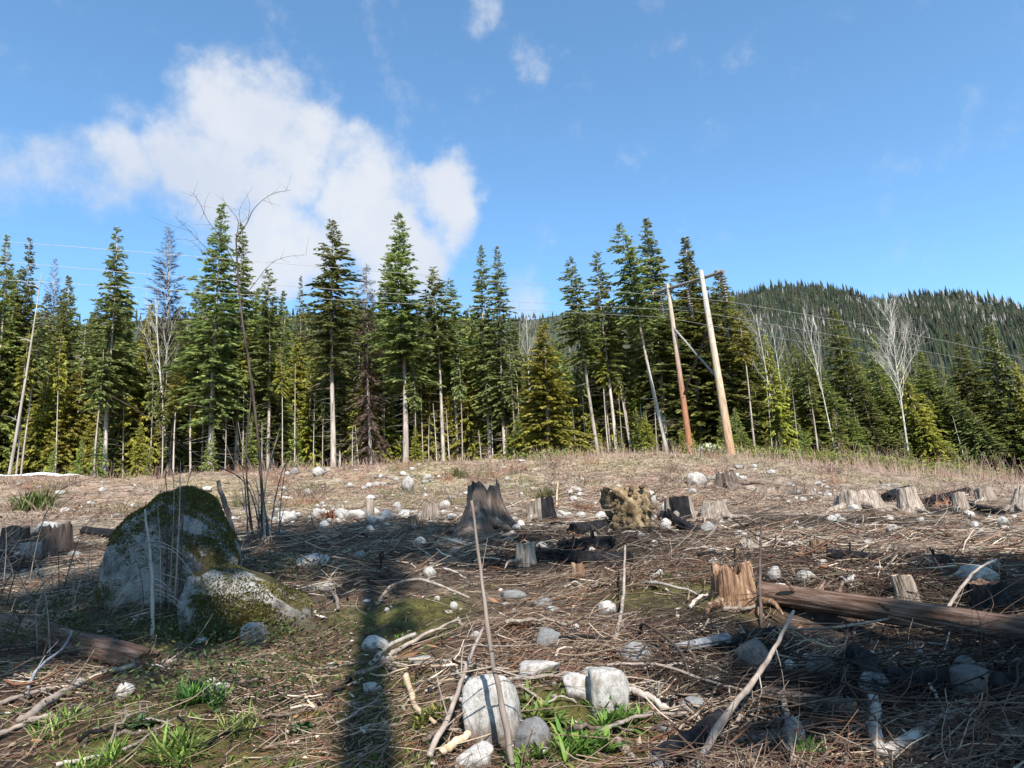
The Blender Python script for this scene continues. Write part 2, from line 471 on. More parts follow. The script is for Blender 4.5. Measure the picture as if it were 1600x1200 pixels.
# tabulate the smooth surface once, then interpolate
GX = np.linspace(-90, 90, 361); GY = np.linspace(-40, 90, 261)
_gx, _gy = np.meshgrid(GX, GY)
_q = np.stack([_gx.ravel(), _gy.ravel()], -1)
_cx = np.clip(_q[:, 0], -60, 60); _cy = np.clip(_q[:, 1], -15, 88)
_T = np.zeros(len(_q))
for i in range(_n):
    _T += _sol[i] * _u((_cx - _A[i, 0]) ** 2 + (_cy - _A[i, 1]) ** 2)
_T += _sol[_n] + _sol[_n + 1] * _cx + _sol[_n + 2] * _cy
_T = _T.reshape(_gx.shape)
def h_smooth(x, y):
    x = np.asarray(x, float); y = np.asarray(y, float)
    u = np.clip((x + 90) / 0.5, 0, 359.999); v = np.clip((y + 40) / 0.5, 0, 259.999)
    i = u.astype(int); j = v.astype(int); fu = u - i; fv = v - j
    return (_T[j, i] * (1 - fu) * (1 - fv) + _T[j, i + 1] * fu * (1 - fv) + _T[j + 1, i] * (1 - fu) * fv + _T[j + 1, i + 1] * fu * fv)
# ridge line of the wooded mountain: azimuth -> tangent of elevation
_rp = [(-900, 560), (-400, 520), (0, 505), (300, 492), (450, 488), (600, 484), (700, 494), (800, 497), (900, 490), (1000, 482), (1100, 464), (1170, 457),
       (1210, 450), (1255, 447), (1300, 452), (1345, 464), (1385, 471), (1420, 462), (1470, 459), (1530, 468), (1600, 480), (1750, 505), (2000, 560), (2500, 640)]
_raz, _rel = [], []
for (a_, b_) in _rp:
    d_ = ray(a_, b_); _raz.append(math.atan2(d_[0], d_[1])); _rel.append(d_[2] / math.hypot(d_[0], d_[1]))
_raz, _rel = np.array(_raz), np.array(_rel)
def h_far(x, y):
    r = np.hypot(x, y); az = np.arctan2(x, y)
    e = np.interp(az, _raz, _rel)
    back = sstep(1.2, 2.2, np.abs(az))
    e = e * (1 - back) + 0.05 * back
    rid = 1800.0 + 300 * np.sin(az * 5 + 1.0)
    t = np.clip((r - 110) / (rid - 110), 0, 1.6)
    g = np.where(t < 1, t ** 1.25, 1 - 0.5 * (t - 1))
    z = 6.0 + (e * rid - 4.0) * g
    z = z + 9 * fbm2(x / 130.0, y / 130.0, 4, 31) * sstep(120, 400, r) * (1 - 0.85 * np.exp(-((t - 1) / 0.12) ** 2))
    return z
def h_micro(x, y):
    r = np.hypot(x, y)
    a = 0.24 * fbm2(x / 2.1, y / 2.1, 3, 5) + 0.15 * fbm2(x / 0.8, y / 0.8, 3, 9) + 0.045 * fbm2(x / 0.22, y / 0.22, 2, 12)
    return a * sstep(0.5, 4, r) * (1 - sstep(60, 90, r))
def Hh(x, y):
    x = np.asarray(x, float); y = np.asarray(y, float)
    r = np.hypot(x, y); w = sstep(75, 125, r)
    return (h_smooth(x, y) + h_micro(x, y)) * (1 - w) + h_far(x, y) * w
def G(px, py, ymax=60.0):
    """where the line of sight of a pixel meets the ground"""
    d = ray(px, py); d = d / d[1]
    Y = np.concatenate([np.linspace(2.0, 12, 400), np.linspace(12.03, ymax, 900)])
    pts = CAM[None, :] + Y[:, None] * d[None, :]
    below = pts[:, 2] <= Hh(pts[:, 0], pts[:, 1])
    k = np.argmax(below) if below.any() else len(Y) - 1
    p = pts[k]
    return np.array([p[0], p[1], float(Hh(p[0], p[1]))])
def Gs(pix):
    return np.array([G(a_, b_) for a_, b_ in pix])
def psize(p, npx):
    """metres covered by npx pixels of the photograph at point p"""
    return npx / F_PX * float(np.dot(np.asarray(p) - CAM, _f))

def pix_of(x, y, z):
    """pixel position of points (for laying out the soil kinds on the slope)"""
    v = np.stack([x - CAM[0], y - CAM[1], z - CAM[2]], -1)
    w = v @ _f
    return 800 + F_PX * (v @ RIGHT) / w, 600 - F_PX * (v @ UP) / w

# centres of burnt soil, moss and bare earth, in metres on the slope
CHAR = [(*G(1290, 808)[:2], 2.3, 0.9), (*G(1320, 1080)[:2], 1.2, 0.5), (*G(1500, 1070)[:2], 1.2, 0.5), (*G(900, 868)[:2], 1.6, 0.9), (*G(1400, 890)[:2], 1.6, 0.6),
        (*G(1030, 835)[:2], 1.2, 0.5), (*G(1480, 800)[:2], 2.2, 0.7), (*G(1130, 1010)[:2], 0.6, 0.4), (*G(1470, 935)[:2], 1.0, 0.5), (*G(60, 870)[:2], 1.2, 0.6)]
MOSS = [(*G(380, 1060)[:2], 1.0, 0.7), (*G(300, 990)[:2], 1.2, 0.5), (*G(640, 960)[:2], 1.0, 0.6), (*G(600, 1120)[:2], 0.6, 0.5), (*G(420, 1130)[:2], 0.7, 0.4),
        (*G(1060, 910)[:2], 1.1, 0.6), (*G(860, 1120)[:2], 0.5, 0.3), (*G(250, 1180)[:2], 0.9, 0.3), (*G(450, 880)[:2], 1.2, 0.5), (*G(540, 1180)[:2], 0.8, 0.3), (*G(930, 1165)[:2], 0.6, 0.3)]
EARTH = [(*G(230, 1110)[:2], 0.9, 0.6), (*G(90, 1170)[:2], 0.8, 0.4), (*G(860, 1130)[:2], 0.5, 0.35), (*G(1000, 1150)[:2], 0.5, 0.4)]
def patch(x, y, L_, seed, soft=0.5):
    m_ = np.zeros_like(np.asarray(x, float))
    wob = fbm2(np.asarray(x) / 0.6, np.asarray(y) / 0.6, 4, seed)
    for (cx, cy, rx, ry) in L_:
        d = np.sqrt(((x - cx) / (rx * (0.8 if L_ is MOSS else 1.0))) ** 2 + ((y - cy) / (ry * 1.6)) ** 2) + wob * 0.7
        m_ = np.maximum(m_, 1 - sstep(1 - soft, 1 + soft, d))
    return m_
def soil(x, y):
    """base colour of the soil: straw on the bank, grey-brown slash in the middle, red-brown duff in front"""
    n1 = fbm2(x / 1.7, y / 1.7, 4, 41); n2 = fbm2(x / 0.5, y / 0.5, 4, 43); n3 = fbm2(x / 5.0, y / 5.0, 3, 47)
    bank = sstep(16.5, 20, y + 1.5 * n1) * (1 - 0.55 * sstep(2, 12, x))
    front = 1 - sstep(7, 12, y + 2.0 * n1)
    c = np.empty(np.shape(x) + (3,))
    c[:] = (0.185, 0.142, 0.108)
    def lay(w, k):
        c[:] = c * (1 - w[..., None]) + np.array(k) * w[..., None]
    lay(np.clip(n2 + 0.1, 0, 1) * 0.9, (0.11, 0.082, 0.065))
    lay(np.clip(n3 + 0.1, 0, 1) * 0.6, (0.16, 0.15, 0.085))
    lay(bank * (0.85 + 0.15 * n1), (0.235, 0.165, 0.115))
    lay(bank * np.clip(n2 + 0.1, 0, 1), (0.17, 0.105, 0.075))
    lay(bank * np.clip(n3 - 0.05, 0, 1) * 1.2, (0.22, 0.20, 0.10))
    lay(front * 0.9, (0.060, 0.038, 0.026))
    lay(front * np.clip(n2 + 0.05, 0, 1), (0.085, 0.044, 0.027))
    # dark soil patches, shaded hollows put into the colour, drawn out across the slope
    hole = sstep(0.10, 0.34, fbm2(x / 1.5 + 3.3, y / 0.75, 4, 49)) * sstep(5, 8, y) * (1 - sstep(19, 24, y))
    lay(hole * 0.85, (0.042, 0.030, 0.023))
    pale = sstep(0.14, 0.40, fbm2(x / 1.1 - 7.1, y / 0.8, 4, 50)) * sstep(9, 13, y) * (1 - sstep(26, 32, y))
    lay(pale * 0.6, (0.30, 0.255, 0.205))
    far = sstep(43, 50, y)
    lay(far, (0.06, 0.048, 0.032))
    lay(patch(x, y, EARTH, 51) * 0.9, (0.050, 0.032, 0.023))
    lay(patch(x, y, MOSS, 53) * np.clip(0.75 + n2, 0, 1), (0.085, 0.075, 0.024))
    lay(patch(x, y, CHAR, 57) * np.clip(0.9 + n2, 0, 1), (0.016, 0.015, 0.015))
    return c

def build_ground():
    th_d = np.linspace(-R(58), R(58), 400)
    th_b = np.linspace(R(58), 2 * math.pi - R(58), 62)[1:-1]
    th = np.concatenate([th_d, th_b])
    r1 = 0.8 * (80 / 0.8) ** np.linspace(0, 1, 330)
    r2 = 80 * (5200 / 80.0) ** np.linspace(0, 1, 70)[1:]
    r = np.concatenate([r1, r2])
    rr, tt = np.meshgrid(r, th, indexing='ij')
    x, y = rr * np.sin(tt), rr * np.cos(tt)
    z = Hh(x, y)
    nr, ntt = rr.shape
    V = np.stack([x, y, z], -1).reshape(-1, 3)
    c = soil(x, y)
    farw = sstep(80, 160, rr)[..., None]
    c = c * (1 - farw) + np.array([0.045, 0.050, 0.030]) * farw
    i = np.arange(nr - 1)[:, None] * ntt; j = np.arange(ntt)[None, :]; j2 = (j + 1) % ntt
    q = np.stack([i + j, i + j2, i + ntt + j2, i + ntt + j], -1).reshape(-1, 4)[:, ::-1]
    V = np.vstack([V, [0, 0, float(Hh(0, 0))]])
    cen = len(V) - 1
    t = np.stack([np.full(ntt, cen), np.arange(ntt), (np.arange(ntt) + 1) % ntt], -1)[:, ::-1]
    C = np.vstack([c.reshape(-1, 3), [[0.1, 0.07, 0.05]]])
    mt, t_, b, out = new_mat('forest_soil')
    at = N(t_, 'ShaderNodeAttribute', attribute_name='Col').outputs['Color']
    co = texco(t_)
    f = tmap(t_, tnoise(t_, 9.0, 8, 0.7, co), 0.25, 0.75, 0.45, 1.6)
    c_ = tmix(t_, 1.0, at, f, 'MULTIPLY')
    c_ = tmix(t_, 1.0, c_, tmap(t_, tnoise(t_, 2.3, 6, 0.7, co, 0.6), 0.32, 0.66, 0.5, 1.4), 'MULTIPLY')
    pale = tmap(t_, tnoise(t_, 23.0, 5, 0.7, co), 0.58, 0.70, 0, 0.45)
    c_ = tmix(t_, pale, c_, tmix(t_, 0.55, at, (0.36, 0.30, 0.24)))
    t_.links.new(c_, b.inputs['Base Color']); b.inputs['Roughness'].default_value = 0.95
    b.inputs['Specular IOR Level'].default_value = 0.1
    bump(t_, b, tnoise(t_, 30.0, 6, 0.75, co), 0.9, 0.05)
    o = obj('ground', mesh('ground', V, t, q, col=C, smooth=True, mat=mt))
    tag(o, kind='structure')
build_ground()

# ------------------------------------------------------------------ woods on the far mountain (one mass)
def far_cones(n, az0, az1, r0, r1, hgt, seed, cols, wid=0.17, cmin=-0.45):
    g = np.random.default_rng(seed)
    az = g.uniform(az0, az1, n); r = np.sqrt(g.uniform(r0 ** 2, r1 ** 2, n)) if r0 > 500 else g.uniform(r0, r1, n)
    x, y = r * np.sin(az), r * np.cos(az)
    clump = fbm2(x / 90, y / 90, 3, seed)
    keep = clump > cmin
    x, y, clump = x[keep], y[keep], clump[keep]
    n = len(x)
    z = h_far(x, y) - 0.5
    Ht = hgt * (0.35 + 1.15 * g.random(n) ** 1.5) * (1 + 0.5 * clump)
    tiers, sides = 4, 6
    th = np.arange(sides) * 2 * np.pi / sides
    V, T, C = [], [], []
    col = np.array(cols)[g.integers(0, len(cols), n)] * (1 + 0.35 * clump[:, None]) * g.uniform(0.7, 1.3, (n, 1))
    for k in range(tiers):
        b = 0.08 + 0.72 * k / tiers; tp = min(1.0, b + 0.42)
        rad = Ht * wid * (1 - b) * g.uniform(0.8, 1.2, n)
        ring = np.stack([x[:, None] + (rad[:, None] * g.uniform(0.6, 1.3, (n, sides))) * np.cos(th + k), y[:, None] + (rad[:, None] * g.uniform(0.6, 1.3, (n, sides))) * np.sin(th + k),
                         (z + Ht * b)[:, None] - Ht[:, None] * g.uniform(0, 0.07, (n, sides))], -1)
        apex = np.stack([x, y, z + Ht * tp], -1)[:, None, :]
        V.append(np.concatenate([ring, apex], 1))
    V = np.stack(V, 1)                        # n,tiers,sides+1,3
    base = (np.arange(n * tiers) * (sides + 1)).reshape(n * tiers, 1)
    j = np.arange(sides)[None, :]
    T = np.stack([base + j, base + (j + 1) % sides, np.broadcast_to(base + sides, (n * tiers, sides))], -1).reshape(-1, 3)
    C = np.repeat(col, tiers * (sides + 1), 0)
    return V.reshape(-1, 3), T, C
def build_far():
    b = MB()
    greens = [(0.021, 0.030, 0.015), (0.016, 0.023, 0.014), (0.030, 0.036, 0.016), (0.034, 0.032, 0.021)]
    for args in ((19000, R(11), R(48), 420, 2150, 17, 1), (1800, R(12), R(48), 150, 440, 16, 2), (4500, R(-48), R(14), 600, 2150, 18, 3),
                 (1200, R(-48), R(14), 150, 500, 17, 4)):
        V, T, C = far_cones(*args, greens)
        b.add(V, tris=T, col=C)
    o = obj('mountain_forest', b.mesh('mountain_forest', M['hillwood']))
    tag(o, 'dark conifer forest covering the mountain behind the trees', 'forest', kind='stuff')
    b = MB()
    for args in ((7000, R(14), R(48), 350, 1700, 12, 8), (700, R(-40), R(14), 400, 1350, 14, 9)):
        V, T, C = far_cones(*args, [(0.24, 0.215, 0.20), (0.18, 0.16, 0.15), (0.30, 0.275, 0.26)], 0.07, 0.12)
        b.add(V, tris=T, col=C)
    o = obj('bare_woods', b.mesh('bare_woods', M['hillwood']))
    tag(o, 'grey leafless trees scattered through the mountain forest', 'bare trees', kind='stuff')
build_far()

# ------------------------------------------------------------------ trees
def tri_diamonds(o, d, w, ln, nrm_rand, g):
    """flat leaf-like diamonds from points o along unit d: width w, length ln"""
    side = unit(np.cross(d, nrm_rand))
    mid = o + d * (ln * 0.45)[:, None]
    V = np.stack([o, mid + side * (w * 0.5)[:, None], o + d * ln[:, None], mid - side * (w * 0.5)[:, None]], 1).reshape(-1, 3)
    b = np.arange(len(o))[:, None] * 4
    T = np.concatenate([b + np.array([[0, 1, 2]]), b + np.array([[0, 2, 3]])])
    return V, T
def conifer(seed, Ht=20.0, base=0.12, rad=2.3, step=0.36, per=6, twigs=12, droop=0.25, hang=0.25, tw=0.13, tl=0.42, thin=0.1,
            power=0.85, ragged=0.3, trunk_r=0.2, dead_below=40, mat='spruce', elev=(-12, 42), trunk_mat='trunk'):
    """three meshes: trunk, crown, dead twigs; origin at the foot, height Ht"""
    g = np.random.default_rng(seed)
    hb = Ht * base
    nwh = int((Ht - hb) / step)
    hh = np.repeat(hb + (np.arange(nwh) + 0.0) * step, per) + g.uniform(-step, step, nwh * per) * 0.6
    hh = np.clip(hh, hb * 0.9, Ht - 0.15)
    keep = g.random(len(hh)) > thin
    hh = hh[keep]; nb = len(hh)
    t = np.clip((hh - hb) / (Ht - hb), 0, 1)
    az = g.uniform(0, 2 * np.pi, nb)
    lob = 1 + ragged * noise2(az * 1.6 + seed, hh * 0.35, seed)
    low = 0.55 + 0.45 * sstep(0, 0.22, t)
    L = (rad * (1 - t) ** power * low + 0.07) * lob * g.uniform(1 - ragged, 1.12, nb)
    el = np.radians(elev[0] + (elev[1] - elev[0]) * t ** 1.3) + g.normal(0, 0.12, nb)
    hd = np.stack([np.sin(az), np.cos(az), np.zeros(nb)], -1)
    n_tw = np.maximum(4, (twigs * np.clip(L / rad, 0.25, 1.0) * 1.1).astype(int)) * 2
    bi = np.repeat(np.arange(nb), n_tw); n = len(bi)
    s = g.uniform(0.02, 1.0, n) ** 0.85
    Lb = L[bi]
    pos = hd[bi] * (Lb * s * np.cos(el[bi]))[:, None]
    pos[:, 2] = hh[bi] + Lb * s * np.sin(el[bi]) - droop * Lb * s ** 2
    pos += g.normal(0, 0.03, pos.shape)
    sgn = g.choice([-1, 1], n)
    ang = az[bi] + sgn * g.uniform(0.25, 1.15, n) * (1.05 - 0.6 * s)
    d = np.stack([np.sin(ang), np.cos(ang), np.sin(el[bi]) * 0.6 - droop * s - hang * g.uniform(0.2, 1.6, n)], -1)
    d = unit(d)
    ln = tl * g.uniform(0.55, 1.35, n) * (0.55 + 0.6 * np.clip(Lb / rad, 0, 1)) * (1.15 - 0.4 * s)
    rnd = unit(np.array([0, 0, 0.75]) + g.normal(0, 0.55, (n, 3)))
    tb = t[bi]; tipf = 1 - 0.62 * sstep(0.6, 1.0, tb)
    ln = ln * (1 - 0.35 * sstep(0.7, 1.0, tb))
    V, T = tri_diamonds(pos, d, tw * tipf * g.uniform(0.7, 1.4, n), ln, rnd, g)
    # tint rises to the crown top, its lit look put into the colour
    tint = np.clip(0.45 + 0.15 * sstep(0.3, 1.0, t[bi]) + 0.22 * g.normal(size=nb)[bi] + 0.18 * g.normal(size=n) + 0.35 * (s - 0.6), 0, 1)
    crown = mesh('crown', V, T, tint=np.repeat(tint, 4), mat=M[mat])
    # branches wood inside the crown
    k = 4
    u = np.linspace(0, 1, k)[None, :]
    path = np.stack([hd[:, 0:1] * (L * np.cos(el))[:, None] * u, hd[:, 1:2] * (L * np.cos(el))[:, None] * u,
                     hh[:, None] + (L * np.sin(el))[:, None] * u - (droop * L)[:, None] * u ** 2], -1)
    sel = g.random(nb) < 0.5
    b = MB()
    kk = 12
    tz = np.linspace(0, 1, kk)
    cur = np.stack([0.10 * np.sin(tz * 4 + seed) * tz * (1 - tz) * 4, 0.10 * np.cos(tz * 3.3 + seed) * tz * (1 - tz) * 4, tz * (Ht - 0.05) - 0.4 * (1 - tz)], -1)
    rr = trunk_r * (1 - tz) ** 1.15 + 0.010; rr[0] *= 1.35
    v, q = tubes_vec(cur[None], rr[None], 9); b.add(v, quads=q)
    trunk = b.mesh('trunk', M[trunk_mat], True)
    b = MB()
    v, q = tubes_vec(path[sel], np.broadcast_to(np.linspace(0.022, 0.006, k)[None], (sel.sum(), k)), 3); b.add(v, quads=q)
    if dead_below:
        nd = dead_below
        hz = g.uniform(min(1.0, hb * 0.3), hb * 1.15 + 0.5, nd); a = g.uniform(0, 2 * np.pi, nd); ld = g.uniform(0.3, 1.5, nd) * rad / 2.3
        pa = np.stack([np.sin(a)[:, None] * ld[:, None] * u, np.cos(a)[:, None] * ld[:, None] * u, hz[:, None] - (ld * g.uniform(-0.1, 0.5, nd))[:, None] * u ** 1.5], -1)
        v, q = tubes_vec(pa, np.broadcast_to(np.linspace(0.016, 0.004, k)[None], (nd, k)), 3); b.add(v, quads=q)
    limbs = b.mesh('branches', M['twig_grey'])
    return dict(H=Ht, rad=rad, parts=[('trunk', trunk), ('crown', crown), ('branches', limbs)])

def grow(g, p, d, ln, r, depth, lines, maxd, up=0.25, spread=0.6, nchild=(3, 5), wig=0.12, ratio=0.62):
    """a branching skeleton: adds (points, r0, r1) to lines"""
    pts = [np.array(p)]; dd = unit(d)
    for k in range(4):
        dd = unit(dd + g.normal(0, wig, 3) + np.array([0, 0, up * 0.25]))
        pts.append(pts[-1] + dd * ln / 4)
    lines.append((pts, r, r * 0.45))
    if depth >= maxd: return
    for k in range(g.integers(nchild[0], nchild[1] + 1)):
        f = g.uniform(0.25, 1.0) if k else 1.0
        q = resample(pts, 21)[int(f * 20)]
        ax = unit(g.normal(size=3))
        nd = unit(dd + spread * unit(np.cross(dd, ax)) * g.uniform(0.6, 1.3) + np.array([0, 0, up]))
        grow(g, q, nd, ln * ratio * g.uniform(0.7, 1.2), r * 0.5 * (1.1 - 0.35 * f), depth + 1, lines, maxd, up, spread, nchild, wig, ratio)
def aspen(seed, Ht=14.0, first=0.38, mat='birch', nlimb=14, rb=0.15, spread=0.75, depth=2):
    g = np.random.default_rng(seed)
    kz = np.linspace(0, 1, 9)
    tr = np.stack([0.22 * np.sin(kz * 3 + seed) * kz, 0.2 * np.cos(kz * 2.5 + seed) * kz, kz * Ht * 0.97 - 0.3 * (1 - kz)], -1)
    lines = []
    for i in range(nlimb):
        f = first + (0.96 - first) * (i / nlimb) ** 0.9 + g.uniform(-0.02, 0.02)
        q = resample(tr, 101)[int(min(f, 0.99) * 100)]
        a = i * 2.4 + g.uniform(-0.5, 0.5)
        d = np.array([math.sin(a) * spread, math.cos(a) * spread, 0.85])
        ln = Ht * 0.22 * (1.15 - 0.75 * (f - first) / (1 - first)) * g.uniform(0.7, 1.2)
        grow(g, q, d, ln, rb * 0.26 * (1.15 - f * 0.6), 0, lines, depth, 0.2, 0.55, (3, 5))
    trunk = MB(); v, q = tube_set([(tr, rb, 0.02)], 14, 9); trunk.add(v, quads=q)
    limbs = MB(); v, q = tube_set(lines, 5, 3); limbs.add(v, quads=q)
    return dict(H=Ht, rad=2.5, parts=[('trunk', trunk.mesh('trunk', M[mat], True)), ('branches', limbs.mesh('branches', M[mat]))])
def snag(seed, Ht=9.0, r0=0.10, mat='snag', nbr=14):
    g = np.random.default_rng(seed)
    kz = np.linspace(0, 1, 7)
    tr = np.stack([0.15 * np.sin(kz * 3 + seed), 0.12 * np.cos(kz * 2 + seed), kz * Ht - 0.3 * (1 - kz)], -1); tr[:, :2] -= tr[0, :2]
    trunk = MB(); v, q = tube_set([(tr, r0, r0 * 0.22)], 14, 8); trunk.add(v, quads=q)
    n = 14 * 8; trunk.add(np.array([tr[-1] + [0, 0, 0.12]]), tris=[[-1 - 7 + j + 0 - 1 + 0, (-8 + (j + 1) % 8), 0] for j in range(8)])
    lines = []
    for i in range(nbr):
        f = g.uniform(0.2, 0.98); q = resample(tr, 51)[int(f * 50)]; a = g.uniform(0, 6.28)
        l = g.uniform(0.3, 1.1); lines.append(([q, q + np.array([math.sin(a), math.cos(a), 0.25]) * l * 0.5, q + np.array([math.sin(a), math.cos(a), 0.1]) * l], 0.018, 0.004))
    limbs = MB(); v, q = tube_set(lines, 4, 3); limbs.add(v, quads=q)
    return dict(H=Ht, rad=0.5, parts=[('trunk', trunk.mesh('trunk', M[mat], True)), ('branches', limbs.mesh('branches', M[mat]))])

VAR = {}
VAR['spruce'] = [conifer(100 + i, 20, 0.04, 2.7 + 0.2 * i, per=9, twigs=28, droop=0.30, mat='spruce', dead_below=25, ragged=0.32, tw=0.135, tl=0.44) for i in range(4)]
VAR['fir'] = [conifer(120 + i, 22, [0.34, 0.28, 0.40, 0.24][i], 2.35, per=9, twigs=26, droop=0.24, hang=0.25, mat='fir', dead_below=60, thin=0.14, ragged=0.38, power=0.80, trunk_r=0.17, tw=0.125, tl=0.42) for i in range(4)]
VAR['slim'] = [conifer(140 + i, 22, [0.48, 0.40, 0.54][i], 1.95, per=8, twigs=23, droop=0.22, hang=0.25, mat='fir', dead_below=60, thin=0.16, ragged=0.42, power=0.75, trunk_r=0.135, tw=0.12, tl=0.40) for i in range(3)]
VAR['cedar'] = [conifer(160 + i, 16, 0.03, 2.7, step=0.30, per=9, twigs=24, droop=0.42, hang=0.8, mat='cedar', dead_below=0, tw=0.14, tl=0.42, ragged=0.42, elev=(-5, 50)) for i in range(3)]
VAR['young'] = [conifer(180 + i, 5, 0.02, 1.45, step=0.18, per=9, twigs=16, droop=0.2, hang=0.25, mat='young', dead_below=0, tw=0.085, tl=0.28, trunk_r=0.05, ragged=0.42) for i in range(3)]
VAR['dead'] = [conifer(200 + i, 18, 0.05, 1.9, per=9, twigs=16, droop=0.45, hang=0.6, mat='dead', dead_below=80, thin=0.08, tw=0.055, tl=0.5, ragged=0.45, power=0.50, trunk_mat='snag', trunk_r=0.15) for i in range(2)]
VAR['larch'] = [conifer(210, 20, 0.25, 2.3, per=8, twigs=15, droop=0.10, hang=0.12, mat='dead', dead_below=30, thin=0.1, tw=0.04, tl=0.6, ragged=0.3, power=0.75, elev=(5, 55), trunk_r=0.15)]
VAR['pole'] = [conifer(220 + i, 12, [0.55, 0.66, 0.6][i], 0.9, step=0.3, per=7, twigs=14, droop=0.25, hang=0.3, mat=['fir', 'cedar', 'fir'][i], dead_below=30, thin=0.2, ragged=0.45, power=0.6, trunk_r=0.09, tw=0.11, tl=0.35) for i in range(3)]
VAR['aspen'] = [aspen(301, 14, 0.40, nlimb=26, rb=0.125, spread=0.55, depth=3), aspen(302, 14, 0.45, nlimb=10, rb=0.10, spread=0.5), aspen(303, 14, 0.5, nlimb=14, rb=0.085, spread=0.5)]
VAR['snag'] = [snag(321, 9, 0.10), snag(322, 9, 0.09, 'birch'), snag(323, 9, 0.11, 'snag', 26)]

def put_tree(name, kind, var, base_px, Y, top, wide=1.0, label=None, cat=None, group=None, spin=None, base_py=722):
    v = VAR[kind][var % len(VAR[kind])]
    bp = P(base_px, base_py, Y); z = float(Hh(bp[0], Y)) - 0.1
    tp = P(top[0], top[1], Y)
    h = tp[2] - z; lean = math.atan2(tp[0] - bp[0], h)
    s = math.hypot(h, tp[0] - bp[0]) / v['H']
    o = empty(name, (bp[0], Y, z))
    o.rotation_mode = 'XYZ'
    o.rotation_euler = (0, lean, 0)
    sp = random.uniform(0, 6.28) if spin is None else spin
    sx = (s ** 0.5) * wide if kind != 'aspen' else s * wide
    for pn, me in v['parts']:
        c = obj(pn, me, o, rot=(0, 0, sp), scale=(sx, sx, s))
        if pn != 'trunk': c['kind'] = 'stuff'
    tag(o, label, cat, group)
    return o

